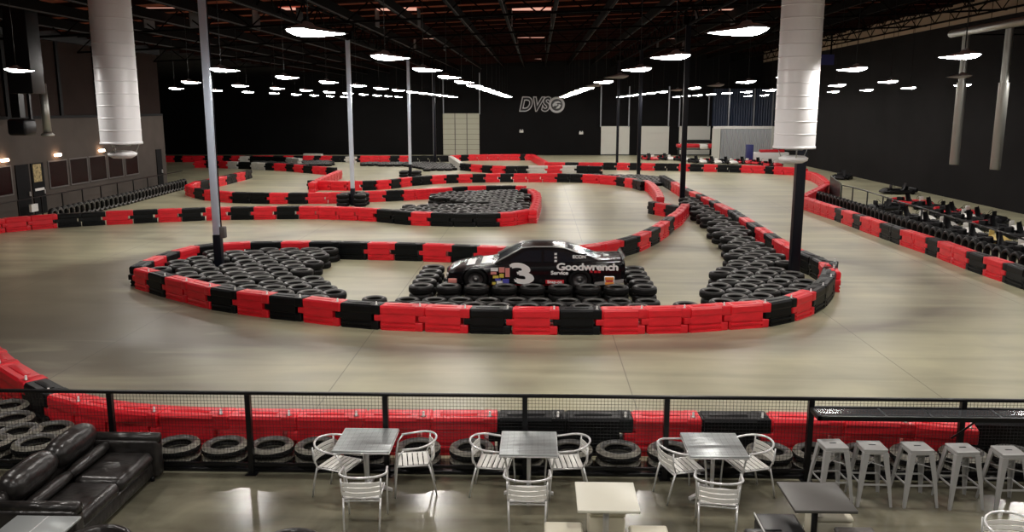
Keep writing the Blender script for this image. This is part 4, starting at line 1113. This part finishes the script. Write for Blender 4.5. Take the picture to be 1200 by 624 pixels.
# ================================================================== KARTS
def make_kart(body, rear):
    t = empty('go_kart', (0, 0, 0), 0, 'x', 'go kart')
    fr = MB(); fr.box(-.35, .35, -.85, .8, .06, .10, 'kart_black')
    fr.tube([(-.62, -.75, .16), (-.62, .6, .16), (-.45, .85, .16), (.45, .85, .16), (.62, .6, .16), (.62, -.75, .16), (-.62, -.75, .16)], .035, 'kart_black', 8); fr.build('chassis', t)
    rings = []
    for y, w_, z0, z1 in ((.55, .30, .08, .34), (.78, .42, .06, .30), (.98, .40, .06, .20), (1.02, .30, .08, .14)):
        rings.append([(-w_, y, z0), (w_, y, z0), (w_, y, z1 * .7), (w_ * .6, y, z1), (-w_ * .6, y, z1), (-w_, y, z1 * .7)])
    MB().loft(rings, body, True, True, False).build('nose', t)
    for s in (-1, 1):
        rings = [[(s * x, y, z) for x, z in ((.36, .07), (.66, .07), (.68, .18), (.60, .26), (.38, .22))] for y in (-.42, .42)]
        MB().loft(rings if s > 0 else [list(reversed(r_)) for r_ in rings], body if body == 'kart_red' else 'kart_black', True, True, False).build('side_pod', t)
        for y, r_, w_ in ((.62, .13, .12), (-.62, .14, .17)):
            MB().lathe([(.06, -w_ / 2), (r_ - .02, -w_ / 2), (r_, -w_ / 2 + .03), (r_, w_ / 2 - .03), (r_ - .02, w_ / 2), (.06, w_ / 2), (.001, w_ / 2 - .02)], 'rubber_tread', 18, Matrix.Translation((s * .56, y, r_)) @ Matrix.Rotation(s * PI / 2, 4, 'Y')).build('wheel', t)
    g = MB(); rings = []
    for y, z, w_ in ((.1, .16, .17), (-.15, .14, .2), (-.28, .22, .2), (-.36, .45, .19), (-.40, .62, .15)):
        rings.append([(-w_, y, z + .06), (-w_ + .03, y - .02, z), (w_ - .03, y - .02, z), (w_, y, z + .06)])
    g.loft(rings, 'kart_black', False, False, True); g.build('seat', t)
    MB().lathe([(.12, 0), (.13, .012), (.14, 0), (.13, -.012)], 'kart_black', 16, Matrix.Translation((0, .27, .46)) @ Matrix.Rotation(R_(55), 4, 'X'), True, True).build('steering_wheel', t)
    MB().box(-.5, .5, -.98, -.82, .1, .36, rear, bev=.06).build('rear_bumper', t)
    MB().box(.2, .42, -.7, -.42, .12, .42, 'kart_black', bev=.02).build('engine', t)
    MB().box(-.16, .16, .42, .47, .20, .52, body if body != 'kart_red' else 'kart_white', bev=.03).build('front_fairing', t)
    return t
kp = [make_kart('kart_white', 'kart_black'), make_kart('kart_yellow', 'kart_black'), make_kart('kart_white', 'kart_red'), make_kart('kart_red', 'kart_red'), make_kart('kart_black', 'kart_black')]
ku = [0] * 5
def kart(k, x, y, rz, label, group):
    if not ku[k]: ku[k] = 1; o = kp[k]; o.location = (x, y, 0); o.rotation_euler.z = rz; o['label'] = label; o['group'] = group; return
    dup(kp[k], (x, y, 0), rz, label, group)
KC = ('white', 'yellow', 'white', 'red', 'black')
A_ = Vector(at(1079, 262)); B_ = Vector(at(1232, 309)); dr_ = (B_ - A_).normalized(); nr_ = Vector((-dr_.y, dr_.x)) * -1
if nr_.x < 0: nr_ = -nr_
al_ = math.atan2(dr_.y, dr_.x)
for i in range(8):
    k_ = (0, 0, 0, 1, 0, 1, 0, 0)[i]; p = A_ + dr_ * (2.0 * i - .9); kart(k_, p.x, p.y, al_ - PI / 2 + .55, f'{KC[k_]} nosed go kart in the near pit row, {ordn(i + 1)} from the far end', 'go karts parked in the near pit row')
for i in range(8):
    k_ = (0, 4, 2, 0, 1, 0, 2, 0)[i]; p = A_ + dr_ * (2.0 * i - 1.6) + nr_ * 2.2; kart(k_, p.x, p.y, al_ - PI / 2 + .55, f'{KC[k_]} nosed go kart in the middle pit row, {ordn(i + 1)} from the far end', 'go karts parked in the middle pit row')
A2, B2 = Vector(at(1070, 241)), Vector(at(1180, 266)); d2 = (B2 - A2).normalized(); n2_ = int((B2 - A2).length / 2.1) + 1
for i in range(n2_):
    p = A2 + d2 * 2.1 * i; k_ = 3 if i % 2 == 0 else 4
    kart(k_, min(p.x, 21.9), p.y, al_ - PI / 2 + .55, f'{KC[k_]} go kart in the pit row by the wall, {ordn(i + 1)} from the far end', 'go karts parked in the row by the wall')
X, Y = at(1052, 227); kart(4, X, Y, 1.6, 'black go kart parked alone against the right wall beyond the pit', 'go karts by the right wall')
X, Y = at(1034, 247); kart(4, X, Y, 1.9, 'black go kart alone between the right wall and the tyre row', 'go karts by the right wall')
X, Y = at(986, 210); kart(4, X, Y, 2.6, 'farthest black go kart against the right wall near the kink', 'go karts by the right wall')
cx0, cy0 = at(902, 191.5)
wc = empty('white_counter', (cx0, cy0, 0), 0, 'low white counter with blue side beyond far barrier, right of the partition', 'counter')
MB().box(-1.6, 1.6, -.4, .4, 0, 1.0, 'sign_white', bev=.03).build('body', wc); MB().box(-2.2, -1.62, -.3, .3, 0, 1.7, 'blue_sign', bev=.03).build('side_panel', wc)
MB().box(-1.0, 1.2, -.38, .2, 1.01, 1.25, 'kart_red', bev=.05).build('red_cushion', wc)
for i, (px, py, k) in enumerate(((762, 187.5, 3), (781, 187.5, 2), (800, 188.5, 2), (818, 191, 0), (836, 191.5, 2), (853, 192, 0), (872, 192, 3), (891, 193, 3), (905, 195, 3))):
    x, y = at(px, py); kart(k, x, y, PI + .35 + .1 * (i % 2), f'{KC[k]} go kart parked by far doors, {ordn(i + 1)} from the left', 'go karts by the far doors')
# red stack of karts on a rack at the back
X, Y = at(822, 184)
rk = empty('kart_rack', (X, Y, 0), 0, 'red and black kart rack standing before the third garage door', 'rack')
g = MB()
for a in (-2.4, 2.4):
    for b_ in (-.5, .5): g.cyl((a, b_, 0), (a, b_, 1.5), .05, 'kart_black', 6)
g.box(-2.5, 2.5, -.55, .55, .75, .82, 'kart_black'); g.build('frame', rk)
MB().box(-2.6, -.3, -.6, .5, .95, 1.35, 'kart_red', bev=.12).build('red_cowl', rk); MB().box(.6, 2.2, -.6, .5, .9, 1.35, 'kart_red', bev=.12).build('red_cowl', rk)
MB().box(-.3, .5, -.62, .4, .8, 1.3, 'kart_white', bev=.1).build('white_cowl', rk); MB().box(-1.6, 1.2, -.3, .4, 1.4, 1.75, 'kart_black', bev=.12).build('top_cover', rk)
# helmets racks / dark pit boxes
p = A_ + dr_ * 3.9 + nr_ * 3.75
g = empty('pit_cabinet', (p.x, p.y, 0), .1, 'grey-green metal pit cabinet among the parked karts', 'cabinet')
MB().box(-.42, .42, -.2, .2, 0, 1.25, 'cabinet_green', bev=.02).build('body', g); MB().box(-.44, .44, -.22, .22, 1.25, 1.29, 'facade_trim').build('top', g)
MB().box(-.38, .38, -.215, -.2, .1, 1.15, 'cabinet_green').build('door', g)
for i in range(5):
    p = A_ + dr_ * (.9 + 2.9 * i + (.9 if i >= 2 else 0)) + nr_ * 5.6; p.x = min(p.x, 22.8)
    e = empty('pit_stand', (p.x, p.y, 0), 0, f'dark pit equipment stand near the right wall, {ordn(i + 1)} from the far end', 'stand', 'dark stands in the pit')
    MB().box(-.45, .45, -.2, .2, .0, .95, 'kart_black', bev=.03).build('body', e); MB().lathe([(.001, .30), (.10, .27), (.15, .18), (.15, .08), (.12, 0), (.001, 0)], 'kart_red', 14, Matrix.Translation((-.15, 0, .95))).build('red_cap', e)
# pit railing
PR = [at(*p) for p in ((985, 240), (998, 243), (1015, 249), (1033, 256), (1052, 264), (1078, 273), (1104, 283), (1134, 294), (1168, 307), (1205, 322))]
rl = empty('pit_railing', (PR[0][0], PR[0][1], 0), 0, 'thin dark metal railing between right tyre row and kart pit', 'railing')
o = Vector((PR[0][0], PR[0][1], 0))
MB().tube([Vector((x, y, 1.02)) - o for x, y in PR], .03, 'black_paint', 6).build('top_rail', rl)
for x, y in PR: MB().cyl(Vector((x, y, 0)) - o, Vector((x, y, 1.02)) - o, .035, 'black_paint', 6).build('post', rl)
g = MB()
a = at(972, 228.5); b_ = at(984, 241)
X, Y = at(975, 238)
gp = empty('gate_panel', (a[0], a[1], 0), 0, 'dark green mesh gate panel at the right kink of barrier', 'gate')
d = Vector((b_[0] - a[0], b_[1] - a[1], 0))
g = MB(); n_ = d.normalized().cross(Vector((0, 0, 1))) * .02
g.add([Vector((0, 0, .05)) - n_, d + Vector((0, 0, .05)) - n_, d + Vector((0, 0, 1.1)) - n_, Vector((0, 0, 1.1)) - n_, Vector((0, 0, .05)) + n_, d + Vector((0, 0, .05)) + n_, d + Vector((0, 0, 1.1)) + n_, Vector((0, 0, 1.1)) + n_],
      [(0, 1, 2, 3), (7, 6, 5, 4), (3, 2, 6, 7), (0, 4, 5, 1), (0, 3, 7, 4), (1, 5, 6, 2)], 'kart_black'); g.build('panel', gp)
MB().tube([(0, 0, 0), (0, 0, 1.12), d + Vector((0, 0, 1.12)), d], .03, 'cabinet_green', 6).build('gate_frame', gp)
